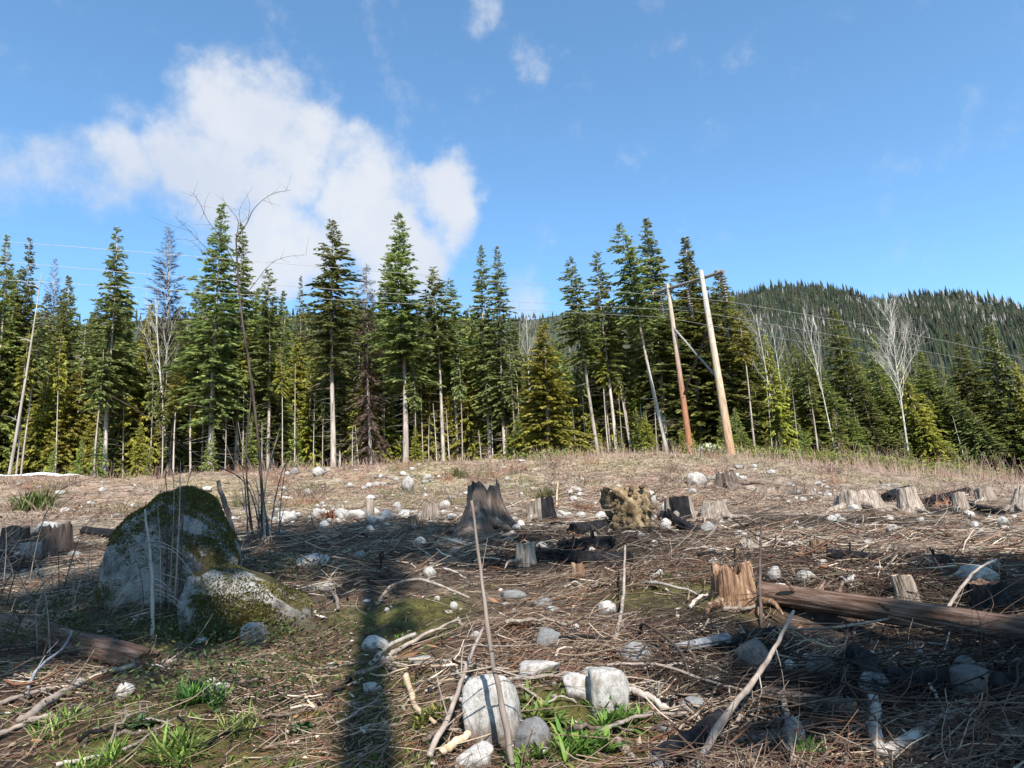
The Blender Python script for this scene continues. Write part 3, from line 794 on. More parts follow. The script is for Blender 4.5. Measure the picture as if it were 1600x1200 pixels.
# --- the trees that stand out along the edge of the wood
HERO = [
 ('spruce_tree', 'spruce', 0, 0, 47, (12, 362), 0.75, 'narrow dark spruce at the very edge of the wood, farthest left'),
 ('spruce_tree', 'spruce', 1, 25, 48, (47, 368), 0.8, 'dark spruce just behind the leaning pale trunks at the left edge'),
 ('dead_conifer', 'larch', 0, 85, 58, (86, 398), 0.75, 'thin sparse grey-brown conifer top left of the tall fir'),
 ('spruce_tree', 'spruce', 2, 100, 52, (108, 428), 0.95, 'broad dark spruce below the thin grey conifer top'),
 ('fir_tree', 'fir', 0, 168, 45, (183, 350), 0.95, 'tall pointed fir with two-toned crown, left of the leafless larch'),
 ('larch_tree', 'larch', 0, 262, 51, (264, 350), 1.1, 'leafless reddish-brown larch with a bare pointed crown'),
 ('fir_tree', 'fir', 3, 330, 44, (347, 314), 1.15, 'tallest dense fir above the mossy boulder, behind the bare sapling'),
 ('fir_tree', 'fir', 1, 372, 47, (378, 345), 0.95, 'fir crowding the tallest fir on its right side'),
 ('fir_tree', 'slim', 1, 421, 46, (420, 415), 1.0, 'short slim fir between the bare sapling and the small dark spruce top'),
 ('spruce_tree', 'spruce', 3, 468, 60, (470, 428), 0.55, 'small dark spruce top far back, left of the airy fir'),
 ('fir_tree', 'fir', 2, 521, 44, (519, 338), 1.1, 'airy pale green fir with long bare trunk against the cloud'),
 ('dead_conifer', 'dead', 0, 581, 45, (572, 408), 1.0, 'dead brown conifer with drooping bare limbs beside the tall fir'),
 ('fir_tree', 'fir', 0, 634, 44, (623, 330), 1.2, 'tall bushy fir with full crown and bare lower trunk, right of the dead conifer'),
 ('fir_tree', 'slim', 0, 610, 50, (605, 388), 0.8, 'slender fir top peeking out left of the tall bushy fir'),
 ('fir_tree', 'slim', 2, 694, 45, (676, 414), 1.15, 'medium fir with thin pale trunk, left one of a pair'),
 ('fir_tree', 'slim', 0, 715, 47, (703, 430), 1.0, 'medium fir with thin pale trunk, right one of a pair'),
 ('fir_tree', 'fir', 1, 765, 46, (751, 380), 0.85, 'narrow fir, left of the twin tops in the middle of the wood'),
 ('fir_tree', 'fir', 3, 790, 45, (776, 382), 0.85, 'narrow fir, right of the twin tops in the middle of the wood'),
 ('cedar_tree', 'cedar', 0, 858, 43, (848, 498), 1.5, 'broad yellow-green cedar hanging to the ground in the middle of the wood'),
 ('fir_tree', 'slim', 0, 938, 44, (889, 396), 1.05, 'first of three leaning slim firs right of the yellow-green cedar'),
 ('fir_tree', 'slim', 1, 964, 45, (931, 389), 1.05, 'second of three leaning slim firs right of the yellow-green cedar'),
 ('fir_tree', 'slim', 2, 1047, 44, (967, 346), 1.1, 'strongly leaning tall fir with long bare trunk left of the power poles'),
 ('fir_tree', 'fir', 3, 1040, 47, (1010, 338), 1.25, 'tall dense fir rising directly left of the power poles'),
 ('fir_tree', 'slim', 1, 988, 47, (957, 470), 0.8, 'third of the leaning slim firs, lowest crown'),
 ('spruce_tree', 'spruce', 0, 1100, 48, (1070, 366), 1.4, 'tall spruce behind the crossarm of the power poles'),
 ('spruce_tree', 'spruce', 2, 1160, 48, (1122, 420), 1.5, 'broad spruce directly behind the nearer power pole'),
 ('spruce_tree', 'spruce', 1, 1075, 50, (1045, 440), 1.0, 'dark spruce filling the gap between the two power poles'),
 ('cedar_tree', 'cedar', 1, 1225, 46, (1195, 520), 0.8, 'olive cedar right of the power poles, left of the forked aspen'),
 ('spruce_tree', 'spruce', 3, 1345, 50, (1300, 480), 1.2, 'large spruce between the forked aspen and the big white aspen'),
 ('cedar_tree', 'cedar', 2, 1290, 48, (1272, 560), 0.9, 'olive cedar behind the foot of the forked aspen'),
 ('spruce_tree', 'spruce', 1, 1390, 53, (1362, 520), 1.0, 'dark spruce just behind the big white aspen'),
 ('spruce_tree', 'spruce', 0, 1468, 50, (1437, 548), 1.2, 'dense spruce right of the big white aspen'),
 ('spruce_tree', 'spruce', 2, 1530, 49, (1495, 520), 1.15, 'spruce with a pale leaning trunk showing, right of the mountain saddle'),
 ('spruce_tree', 'spruce', 3, 1585, 48, (1540, 508), 1.15, 'tallest spruce near the right edge'),
 ('spruce_tree', 'spruce', 1, 1640, 49, (1600, 545), 1.2, 'spruce cut off by the right edge'),
 ('aspen_tree', 'aspen', 0, 1419, 42, (1390, 466), 0.72, 'big leafless white aspen with a wide fan of twigs'),
 ('aspen_tree', 'aspen', 1, 1309, 43, (1252, 474), 0.66, 'leafless white aspen forked low into upright limbs'),
 ('aspen_tree', 'aspen', 2, 1216, 46, (1183, 484), 0.9, 'small leafless aspen just right of the power poles'),
 ('aspen_tree', 'aspen', 1, 1232, 50, (1207, 500), 0.7, 'slight leafless aspen close behind the small one by the poles'),
 ('aspen_tree', 'aspen', 1, 270, 47, (245, 455), 0.9, 'leafless pale birch forked in front of the leafless larch'),
 ('aspen_tree', 'aspen', 2, 832, 48, (818, 490), 0.9, 'leafless grey birch behind the left shoulder of the yellow-green cedar'),
 ('aspen_tree', 'aspen', 2, 1640, 45, (1598, 560), 0.7, 'leafless aspen cut off by the right edge'),
]
CATS = {'spruce_tree': 'spruce', 'fir_tree': 'fir', 'dead_conifer': 'dead tree', 'larch_tree': 'larch', 'cedar_tree': 'cedar', 'aspen_tree': 'aspen'}
for (nm, kd, vr, bx, Y, tp, wd, lb) in HERO:
    put_tree(nm, kd, vr, bx, Y, tp, wd * (1.12 if kd in ('fir', 'slim', 'spruce') else 1.0), lb, CATS[nm])

# --- bare trunks standing in front of the dark wood: foot pixel, top pixel
SN = [(14, 731, 60, 430, 42, 1.1), (27, 730, 46, 560, 42.5, 0.9), (36, 729, 66, 520, 43, 0.9), (150, 733, 163, 560, 42, 1.0), (172, 700, 178, 480, 46, 1.0), (125, 620, 135, 500, 50, .8),
      (255, 728, 256, 612, 42, 0.8), (272, 728, 280, 620, 42, 1.1), (300, 726, 303, 600, 43, 1.2), (318, 724, 321, 480, 46, 0.9), (332, 722, 345, 440, 45, 1.0), (352, 726, 352, 640, 42, .6), (408, 722, 412, 660, 41, 0.8),
      (444, 716, 438, 582, 43, 0.7), (428, 715, 420, 500, 46, 0.8), (491, 715, 492, 610, 44, .6), (551, 722, 552, 668, 42, 0.8), (562, 720, 556, 664, 43, .7), (648, 720, 647, 590, 42, 0.8), (683, 720, 674, 632, 41, 0.8),
      (670, 718, 672, 650, 43, .6), (703, 718, 700, 640, 43, 0.9), (738, 700, 734, 516, 48, .7), (752, 716, 749, 672, 43, .9), (805, 722, 796, 590, 42, 0.8), (814, 722, 812, 612, 42, 0.8), (817, 722, 802, 540, 44, 0.7), (900, 714, 893, 640, 42, 0.7),
      (951, 706, 937, 580, 43, .8), (955, 706, 930, 540, 45, 0.8), (987, 705, 955, 540, 45, 0.9), (1008, 694, 1002, 630, 44, 1.0), (1015, 698, 1010, 640, 45, .6), (1070, 704, 1050, 590, 46, .7), (1097, 690, 1088, 610, 46, .6), (1120, 698, 1104, 530, 46, 1.1), (1128, 696, 1122, 600, 47, .6),
      (1180, 708, 1152, 525, 43, 1.1), (1188, 690, 1168, 540, 46, .8), (1276, 712, 1257, 590, 44, 1.0), (1168, 700, 1160, 620, 45, .6), (1560, 640, 1535, 550, 47, .7), (1590, 690, 1550, 545, 46, .9), (1520, 620, 1505, 565, 48, .7), (1505, 690, 1490, 650, 46, .6), (1345, 690, 1335, 640, 46, .5),
      (90, 728, 96, 560, 44, .7), (196, 726, 200, 540, 45, .7), (238, 724, 240, 580, 45, .6), (380, 722, 381, 560, 44, .7), (462, 720, 460, 570, 45, .6), (505, 720, 505, 600, 44, .6), (600, 720, 598, 560, 45, .6), (660, 718, 657, 560, 45, .6),
      (722, 716, 716, 560, 44, .7), (770, 716, 764, 600, 44, .6), (840, 716, 833, 600, 44, .5), (915, 710, 905, 560, 44, .6), (973, 706, 960, 600, 44, .6), (1025, 702, 1014, 560, 45, .6), (1140, 706, 1128, 560, 46, .6), (1205, 704, 1195, 600, 44, .6), (1245, 706, 1236, 610, 44, .6), (1440, 716, 1430, 620, 46, .5)]
ANCHOR = [(-400, 'the left edge'), (168, 'the tall two-toned fir'), (262, 'the leafless larch'), (332, 'the tallest dense fir'), (421, 'the short slim fir'), (521, 'the airy pale fir'), (581, 'the dead brown conifer'),
          (634, 'the tall bushy fir'), (694, 'the pair of medium firs'), (790, 'the twin narrow firs'), (858, 'the yellow-green cedar'), (964, 'the leaning slim firs'), (1047, 'the strongly leaning fir'), (1079, 'the far power pole'),
          (1144, 'the near power pole'), (1216, 'the small aspen'), (1309, 'the forked aspen'), (1419, 'the big white aspen'), (1530, 'the spruce with the pale trunk')]
ORD = ['first', 'second', 'third', 'fourth', 'fifth', 'sixth', 'seventh', 'eighth', 'ninth', 'tenth', 'eleventh', 'twelfth', 'thirteenth', 'fourteenth', 'fifteenth', 'sixteenth', 'seventeenth', 'eighteenth', 'nineteenth', 'twentieth']
def by_anchor(xs, what):
    lab = {}; cnt = {}
    for i in sorted(range(len(xs)), key=lambda k: xs[k]):
        a_ = [w for x_, w in ANCHOR if x_ <= xs[i]][-1]
        n_ = cnt.get(a_, 0); cnt[a_] = n_ + 1
        lab[i] = ORD[min(n_, 19)] + ' ' + what + ' right of ' + a_
        if a_ == 'the left edge': lab[i] = ORD[min(n_, 19)] + ' ' + what + ' counted from the left edge'
    return lab
SNLAB = by_anchor([s_[0] for s_ in SN], 'thin pale trunk')
for i, (bx, by, tx, ty, Y, wd) in enumerate(SN):
    pole = (by - ty) > 105 and i % 5 != 0
    put_tree('thin_tree', 'pole' if pole else 'snag', i, bx, Y + 1.5, (tx, ty - (45 if pole else 0)), wd * 0.85, SNLAB[i], 'thin tree', 'bare trunks at the edge of the wood', base_py=by)

# --- the crowd of the wood behind, the understorey in front
def crowd():
    g = np.random.default_rng(77)
    sky_px = np.array([-300, 0, 60, 130, 200, 300, 400, 480, 560, 660, 740, 800, 850, 900, 960, 1050, 1150, 1200, 1300, 1420, 1500, 1600, 1900])
    sky_py = np.array([430, 430, 460, 480, 470, 450, 455, 470, 470, 490, 490, 520, 545, 520, 500, 480, 500, 540, 545, 580, 575, 570, 600])
    xs = np.linspace(-260, 1860, 46)
    k = 0
    for row, (Y, dy) in enumerate(((50, 10), (56, 0), (63, -8), (72, -16))):
        for x in xs:
            x = x + g.uniform(-16, 16) + row * 9
            py = np.interp(x, sky_px, sky_py) + dy + g.uniform(-14, 60)
            kd = g.choice(['spruce', 'cedar', 'fir', 'cedar', 'slim']) if row == 0 else g.choice(['spruce', 'spruce', 'spruce', 'fir'])
            lean = (x - 560) * 0.055
            put_tree('conifer_tree', kd, k, x + lean * 0.6, Y + g.uniform(-2.5, 2.5), (x - lean, py), g.uniform(0.9, 1.3),
                     'conifer in the crowded dark wood behind the front trees', 'conifer', 'conifers crowded behind the front of the wood')
            k += 1
    # lower, brighter trees that close the gaps between the trunks
    for x in np.linspace(-200, 1800, 72):
        x = x + g.uniform(-13, 13); lean = (x - 560) * 0.035
        by = np.interp(x, [0, 400, 800, 1100, 1300, 1600], [735, 728, 718, 712, 722, 745])
        put_tree('conifer_tree', g.choice(['cedar', 'spruce', 'cedar', 'fir']), k, x + lean, 48 + g.uniform(-1.5, 1.5), (x - lean, by - g.uniform(90, 190)), g.uniform(0.75, 1.05),
                 'conifer in the crowded dark wood behind the front trees', 'conifer', 'conifers crowded behind the front of the wood')
        k += 1
    # understorey
    ux = np.sort(g.uniform(-150, 1760, 66)); ul = by_anchor(list(ux), 'young green conifer')
    for i in range(66):
        x = ux[i]; Y = g.uniform(41.5, 48)
        h = g.uniform(20, 75) if x < 1150 else g.uniform(30, 105)
        by = np.interp(x, [0, 400, 800, 1100, 1300, 1600], [735, 728, 718, 712, 722, 745])
        put_tree('young_conifer', g.choice(['young', 'young', 'cedar']), i, x, Y, (x - (x - 560) * 0.02, by - h), g.uniform(0.75, 1.1) * (0.62 if h < 60 else 0.8),
                 ul[i], 'young conifer', 'young conifers along the foot of the wood', base_py=by)
crowd()

# ------------------------------------------------------------------ rocks
def ico(sub):
    bm = bmesh.new(); bmesh.ops.create_icosphere(bm, subdivisions=sub, radius=1.0)
    V = np.array([v.co[:] for v in bm.verts]); T = np.array([[v.index for v in f.verts] for f in bm.faces]); bm.free()
    return V, T
ICO = {k: ico(k) for k in (1, 2, 3, 4, 5)}
def rock_shape(seed, sub=3, cuts=9, rough=0.06, lo=0.5, hi=0.9, blunt=1.0):
    g = np.random.default_rng(seed)
    V, T = ICO[sub]; V = V.copy()
    V *= (1 + 0.18 * noise3(V[:, 0] * 1.3 + seed, V[:, 1] * 1.3, V[:, 2] * 1.3, seed))[:, None]
    for k in range(cuts):
        n = unit(g.normal(size=3)); d = g.uniform(lo, hi)
        e = V @ n - d
        V -= n[None] * (np.maximum(e, 0) * 0.88)[:, None]
    for f, a in ((3, 1.0), (8, 0.4), (20, 0.2)):
        if f > 10 and sub < 4: continue
        V *= (1 + rough * a * noise3(V[:, 0] * f, V[:, 1] * f, V[:, 2] * f + seed, seed + f))[:, None]
    if blunt != 1.0: V = np.sign(V) * np.abs(V) ** blunt
    mn, mx = V.min(0), V.max(0)
    V = (V - (mn + mx) / 2) / ((mx - mn) / 2)
    return V, T
ROCKS = {k: [mesh('rock', *rock_shape(400 + i, 3), smooth=True, mat=M[k]) for i in range(6)] for k in ('granite', 'greyrock', 'darkrock')}
PEBBLES = [mesh('stone', *rock_shape(440 + i, 2, cuts=12, lo=0.4, hi=0.8), smooth=False, mat=M['granite']) for i in range(6)]
def put_rock(px, py, w, h, label, name='rock', kind='granite', depth=0.8, group=None, me=None, spin=None, tilt=0.25, cat='rock', sink=0.28, pdir=0.0):
    p = G(px, py); a = psize(p, w) / 2; hh = psize(p, h) / (1 - sink) / 2 * 1.05
    me = me or ROCKS[kind][random.randrange(6)]
    dp = a * depth
    o = obj(name, me, None, (p[0], p[1] + dp * 0.7, p[2] + hh * (1 - 2 * sink)), (random.uniform(-tilt, tilt), random.uniform(-tilt, tilt), random.choice((0, math.pi)) + random.uniform(-.25, .25)), (a, dp, hh))
    tag(o, label, cat, group)
    return o
def hero_rock(seed, kind, **k):
    return mesh('rock', *rock_shape(seed, 4, **k), smooth=True, mat=M[kind])
RK = [
 (774, 1165, 86, 96, 'large pale granite rock behind the foot of the leaning dead pole', 'granite', 1),
 (955, 1128, 66, 72, 'tall rounded pale rock standing upright behind a bright green plant', 'granite', 1),
 (912, 1098, 66, 36, 'broad pale rock with a flat sunlit top, touching the tall rounded rock', 'granite', 1),
 (842, 1066, 70, 30, 'low flat pale rock with a green plant growing at its edge', 'granite', 1),
 (833, 1178, 62, 44, 'dull grey rock half sunk in earth, right of the large pale rock', 'greyrock', 1),
 (742, 1212, 66, 34, 'pale rock cut off by the bottom edge below the large pale rock', 'granite', 1),
 (922, 1062, 22, 16, 'small tan stone between the flat pale rock and the broad pale rock', 'granite', 0),
 (857, 1018, 42, 34, 'grey angular rock above the low flat pale rock', 'greyrock', 1),
 (394, 1014, 42, 38, 'rough grey rock below the right end of the low mossy boulder', 'greyrock', 1),
 (191, 1092, 30, 22, 'pale angular stone on bare dark earth below the long grey branch', 'granite', 0),
 (1548, 1112, 76, 62, 'rounded dark boulder in the shade at the lower right', 'darkrock', 1),
 (1522, 1070, 42, 36, 'dark round stone behind the rounded dark boulder', 'darkrock', 0),
 (1292, 1072, 44, 42, 'brownish round stone in the burnt hollow', 'darkrock', 0),
 (1186, 1050, 60, 46, 'blue-grey rock in shade behind the long slanting stick', 'darkrock', 1),
 (1000, 1046, 54, 36, 'grey stone half hidden among twigs left of the split grey wood', 'greyrock', 0),
 (1248, 1176, 36, 50, 'grey upright stone behind a grass tuft at the bottom', 'greyrock', 1),
 (1214, 912, 27, 26, 'white rounded rock just above the upper end of the long log', 'granite', 0),
 (1265, 912, 34, 20, 'pinkish pale rock right of the white rounded rock', 'granite', 0),
 (1540, 920, 56, 34, 'long pale rock leaning behind the black stump', 'granite', 1),
 (585, 1018, 44, 22, 'pale flat rock lying in the dark tree shadow', 'granite', 0),
 (580, 1085, 34, 16, 'lower pale flat rock lying in the dark tree shadow', 'granite', 0),
 (485, 890, 52, 24, 'flat pale split rock with a tan underside right of the mossy boulder', 'granite', 1),
 (500, 925, 64, 14, 'low flat slab just above the right end of the low mossy boulder', 'granite', 0),
 (671, 902, 22, 16, 'small white stone left of the leaning dead pole', 'granite', 0),
 (655, 858, 22, 18, 'rounded grey stone at the upper edge of the crown shadow', 'granite', 0),
 (395 + 165, 878, 26, 16, 'grey stone in the crown shadow above the trunk shadow', 'greyrock', 0),
 (445, 818, 36, 18, 'white flat rock starting the row of white rocks under the bank', 'granite', 0),
 (532, 810, 28, 16, 'white rock left of the small weathered post stump', 'granite', 0),
 (552, 812, 34, 16, 'white long rock directly below the small weathered post stump', 'granite', 0),
 (580, 806, 30, 14, 'greenish white rock touching the small weathered post stump', 'granite', 0),
 (604, 814, 22, 18, 'cream blocky rock at the middle of the row of white rocks', 'granite', 0),
 (629, 812, 20, 16, 'white rock at the right end of the row of white rocks', 'granite', 0),
 (496, 743, 21, 14, 'round white rock high on the bank at the left', 'granite', 0),
 (458, 742, 14, 12, 'small greyish rock high on the bank left of the round white rock', 'greyrock', 0),
 (636, 770, 20, 26, 'tall white rock alone on the middle of the bank', 'granite', 0),
 (575, 763, 12, 9, 'small white stone on the bank left of the tall white rock', 'granite', 0),
 (667, 750, 15, 9, 'small cream stone above and right of the tall white rock', 'granite', 0),
 (628, 744, 10, 8, 'little cream stone above and left of the tall white rock', 'granite', 0),
 (946, 777, 20, 12, 'pale rock on the bank left of the yellow root ball', 'granite', 0),
 (1016, 790, 24, 26, 'white and grey rock behind the top of the yellow root ball', 'granite', 1),
 (910, 812, 20, 12, 'white stone above the charred log left of the root ball', 'granite', 0),
 (940, 814, 18, 14, 'white stone lying on the charred log left of the root ball', 'granite', 0),
 (1090, 758, 34, 20, 'pale hollow rock at the top of the bank right of the burnt stump', 'granite', 1),
 (1083, 772, 14, 9, 'small pale stone below the pale hollow rock', 'granite', 0),
 (1044, 806, 16, 22, 'cream stone between root ball and burnt stump', 'granite', 0),
 (1110, 836, 24, 18, 'brown round stone below the splayed pale stump', 'greyrock', 0),
 (1127, 822, 14, 9, 'white stone right of the splayed pale stump', 'granite', 0),
 (66, 838, 44, 22, 'white rock behind the spiked dark stump at the left', 'granite', 1),
 (48, 876, 56, 30, 'blue-grey mossy rock in shade at the left edge', 'greyrock', 1),
 (1003, 842, 14, 10, 'white stone straight below the yellow root ball', 'granite', 0),
 (803, 940, 44, 16, 'flat grey stone right of the leaning dead pole', 'greyrock', 0),
 (850, 950, 30, 14, 'second flat grey stone right of the leaning dead pole', 'greyrock', 0),
 (951, 962, 28, 20, 'pale pointed stone in the middle of the slash', 'granite', 0),
 (897, 992, 20, 16, 'small white stone above and left of the grey angular rock', 'granite', 0),
 (709, 953, 14, 12, 'small cream stone below the arched pale stick', 'granite', 0),
 (743, 998, 16, 10, 'small cream stone close left of the leaning dead pole', 'granite', 0),
 (1382, 975, 18, 13, 'blue-white stone under the middle of the long log', 'greyrock', 0),
 (1499, 990, 20, 14, 'tan round stone against the front of the long log', 'granite', 0),
 (1527, 1004, 26, 12, 'cream flat stone in front of the right half of the long log', 'granite', 0),
 (1372, 898, 34, 12, 'flat white stone behind the short pale stump', 'granite', 0),
 (1388, 903, 16, 12, 'small tan stone right of the flat white stone', 'granite', 0),
 (1338, 918, 32, 18, 'pale broken rock behind the left half of the long log', 'granite', 0),
 (1020, 1085, 40, 18, 'cream flat rock among twigs right of the tall rounded rock', 'granite', 0),
 (1040, 1148, 22, 16, 'mossy yellow-green stone below the cream flat rock', 'greyrock', 0),
 (1085, 1118, 46, 22, 'tan stone under the long slanting stick', 'greyrock', 0),
 (560 + 100, 1040, 40, 14, 'thin grey slab among weeds right of the dark tree shadow', 'greyrock', 0),
]
_hr = 0
for (px, py, w, h, lb, kd, hero) in RK:
    me = None
    if hero:
        _hr += 1
        me = hero_rock(500 + _hr, kd, cuts=11, rough=0.08, lo=0.52, hi=0.86, blunt=0.88) if h < 60 else hero_rock(540 + _hr, kd, cuts=7, rough=0.09, lo=0.6, hi=0.9, blunt=0.62)
    put_rock(px, py, w, h, lb, 'boulder' if w > 70 and h > 50 else 'rock', kd, me=me, tilt=0.18)
_b = P(1108, 706, 40.5); _b[2] = float(Hh(_b[0], 40.5))
tag(obj('boulder', hero_rock(590, 'granite', cuts=6, blunt=0.7), None, (_b[0], 40.8, _b[2] + 0.42), (0, 0.15, 0.2), (0.85, 0.7, 0.62)), 'large pale block lying behind the power poles', 'boulder')
# loose stones
def scatter_stones():
    g = np.random.default_rng(5)
    zones = [(70, (430, 800, 400, 0), (700, 830), 'small pale stone in the stony strip under the bank', 'pale stones under the bank', (7, 19)),
             (44, (420, 1000), (738, 800), 'small pale stone lying on the brown bank', 'pale stones on the bank', (5, 13)),
             (120, (800, 1590), (805, 915), 'small pale stone in the sunlit slash', 'pale stones in the sunlit slash', (8, 21)),
             (30, (1230, 1330), (755, 790), 'small white stone in the stony patch below the aspens', 'white stones below the aspens', (5, 12)),
             (20, (560, 1300), (900, 1190), 'small stone among the twigs in front', 'stones among the front twigs', (8, 20))]
    for n, xr, yr, lb, gr, sz in zones:
        xr = (430, 820) if len(xr) == 4 else xr
        for i in range(n):
            px = g.uniform(*xr); py = g.uniform(*yr)
            if gr.startswith('pale stones under'): py = 812 + g.normal(0, 10)
            if gr.startswith('pale stones on the bank'): py = min(py, 800)
            w = sz[0] + (sz[1] - sz[0]) * g.random() ** 1.6
            put_rock(px, py, w, w * g.uniform(0.5, 0.85), lb, 'stone', group=gr, me=PEBBLES[i % 6], cat='stone', depth=g.uniform(.7, 1.2), tilt=0.6, sink=0.12 if 'slash' in gr else 0.22)
scatter_stones()

# --- the two mossy boulders at the left
def leaf_tufts(pts, nrm, g, ln, w, c0, c1, up=0.6):
    n = len(pts)
    d = unit(nrm * up + g.normal(0, 0.5, (n, 3)))
    V, T = tri_diamonds(pts - d * 0.01, d, w * g.uniform(0.7, 1.3, n), ln * g.uniform(0.5, 1.4, n), unit(g.normal(size=(n, 3))), g)
    f = g.random((n, 1))
    return V, T, np.repeat(np.array(c0) * (1 - f) + np.array(c1) * f, 4, 0)
def boulder(name, label, px, py, w, h, seed, depth, squash, mossy, shape=None):
    p = G(px, py); a = psize(p, w) / 2; hh = psize(p, h)
    V, T = rock_shape(seed, 5, cuts=7, rough=0.05, lo=0.6, hi=0.92)
    V = V.copy(); V[:, 2] = np.where(V[:, 2] < -0.3, -0.3 + (V[:, 2] + 0.3) * 0.6, V[:, 2])
    if shape: V = shape(V)
    S = np.array([a, a * depth, hh / 1.25])
    W = V * S; W[:, 2] += hh * 0.22
    o = empty(name, (p[0], p[1] + a * depth * 0.75, p[2]))
    st = obj('stone', mesh('stone', W, T, smooth=True, mat=M['boulder']), o)
    g = np.random.default_rng(seed)
    tri = W[T]; nr = np.cross(tri[:, 1] - tri[:, 0], tri[:, 2] - tri[:, 0]); ar = np.linalg.norm(nr, axis=1); nr = unit(nr)
    cen = tri.mean(1)
    wgt = ar * mossy(cen / np.array([a, a * depth, hh]), nr, fbm2(cen[:, 0] * 2.2 + cen[:, 2] * 1.7 + seed, cen[:, 1] * 2.2 + cen[:, 2] * 2.1, 4, seed))
    k = g.choice(len(T), 40000, p=wgt / wgt.sum())
    bc = g.dirichlet((1, 1, 1), len(k))
    pts = (tri[k] * bc[..., None]).sum(1)
    V2, T2, C2 = leaf_tufts(pts, nr[k], g, 0.032, 0.014, (0.045, 0.036, 0.012), (0.17, 0.15, 0.035), 0.8)
    mo = obj('moss', mesh('moss', V2, T2, col=C2, mat=M['grass']), o); mo['kind'] = 'stuff'
    tag(o, label, 'boulder')
    return o
def boxy(V, e):
    return np.sign(V) * np.abs(V) ** e
def shape_big(V):
    V = V.copy()
    V[:, 1] = boxy(V[:, 1], 0.7)
    prof = np.interp(V[:, 0], [-1, -0.86, -0.6, -0.25, 0.0, 0.3, 0.6, 0.85, 1.0], [0.30, 0.60, 0.80, 0.96, 1.0, 0.93, 0.78, 0.55, 0.2])
    up = np.clip(V[:, 2] / np.sqrt(np.clip(1 - V[:, 0] ** 2, 0.04, 1)), 0, 1) ** 0.6
    V[:, 2] = np.where(V[:, 2] > 0, up * prof, V[:, 2])
    V *= (1 + 0.05 * noise3(V[:, 0] * 3, V[:, 1] * 3, V[:, 2] * 3, 5) + 0.02 * noise3(V[:, 0] * 9, V[:, 1] * 9, V[:, 2] * 9, 6))[:, None]
    return V
boulder('mossy_boulder', 'big domed granite boulder capped with brown moss at the left', 256, 935, 246, 178, 611, 0.75, 1,
        lambda c, n, f: np.clip((n[:, 2] - 0.1) * 1.6, 0, 1) * sstep(-0.15, 0.2, f + 0.5 * n[:, 2] - 0.30 * (c[:, 0] > 0.15)) + 0.40 * sstep(0.05, 0.3, f), shape_big)
def shape_low(V):
    V = V.copy()
    V[:, 1] = boxy(V[:, 1], 0.6); V[:, 0] = boxy(V[:, 0], 0.8)
    prof = np.interp(V[:, 0], [-1, -0.9, -0.6, -0.2, 0.3, 0.7, 0.95, 1.0], [0.3, 0.82, 1.0, 0.97, 0.80, 0.58, 0.30, 0.0])
    V[:, 2] = np.where(V[:, 2] > 0, np.clip(V[:, 2] / np.sqrt(np.clip(1 - V[:, 0] ** 2, 0.04, 1)), 0, 1) ** 0.5 * prof, V[:, 2])
    V *= (1 + 0.05 * noise3(V[:, 0] * 3, V[:, 1] * 3, V[:, 2] * 3, 15) + 0.02 * noise3(V[:, 0] * 9, V[:, 1] * 9, V[:, 2] * 9, 16))[:, None]
    return V
boulder('mossy_boulder', 'low long granite boulder with bare grey top and mossy front, before the domed boulder', 376, 1000, 222, 112, 640, 0.42, 1,
        lambda c, n, f: np.clip(0.6 - n[:, 2], 0, 1) * sstep(-0.25, 0.2, f - 0.4 * (c[:, 0] > 0.35)) * (c[:, 2] < 0.62) + 0.22 * sstep(0.1, 0.35, f), shape_low)

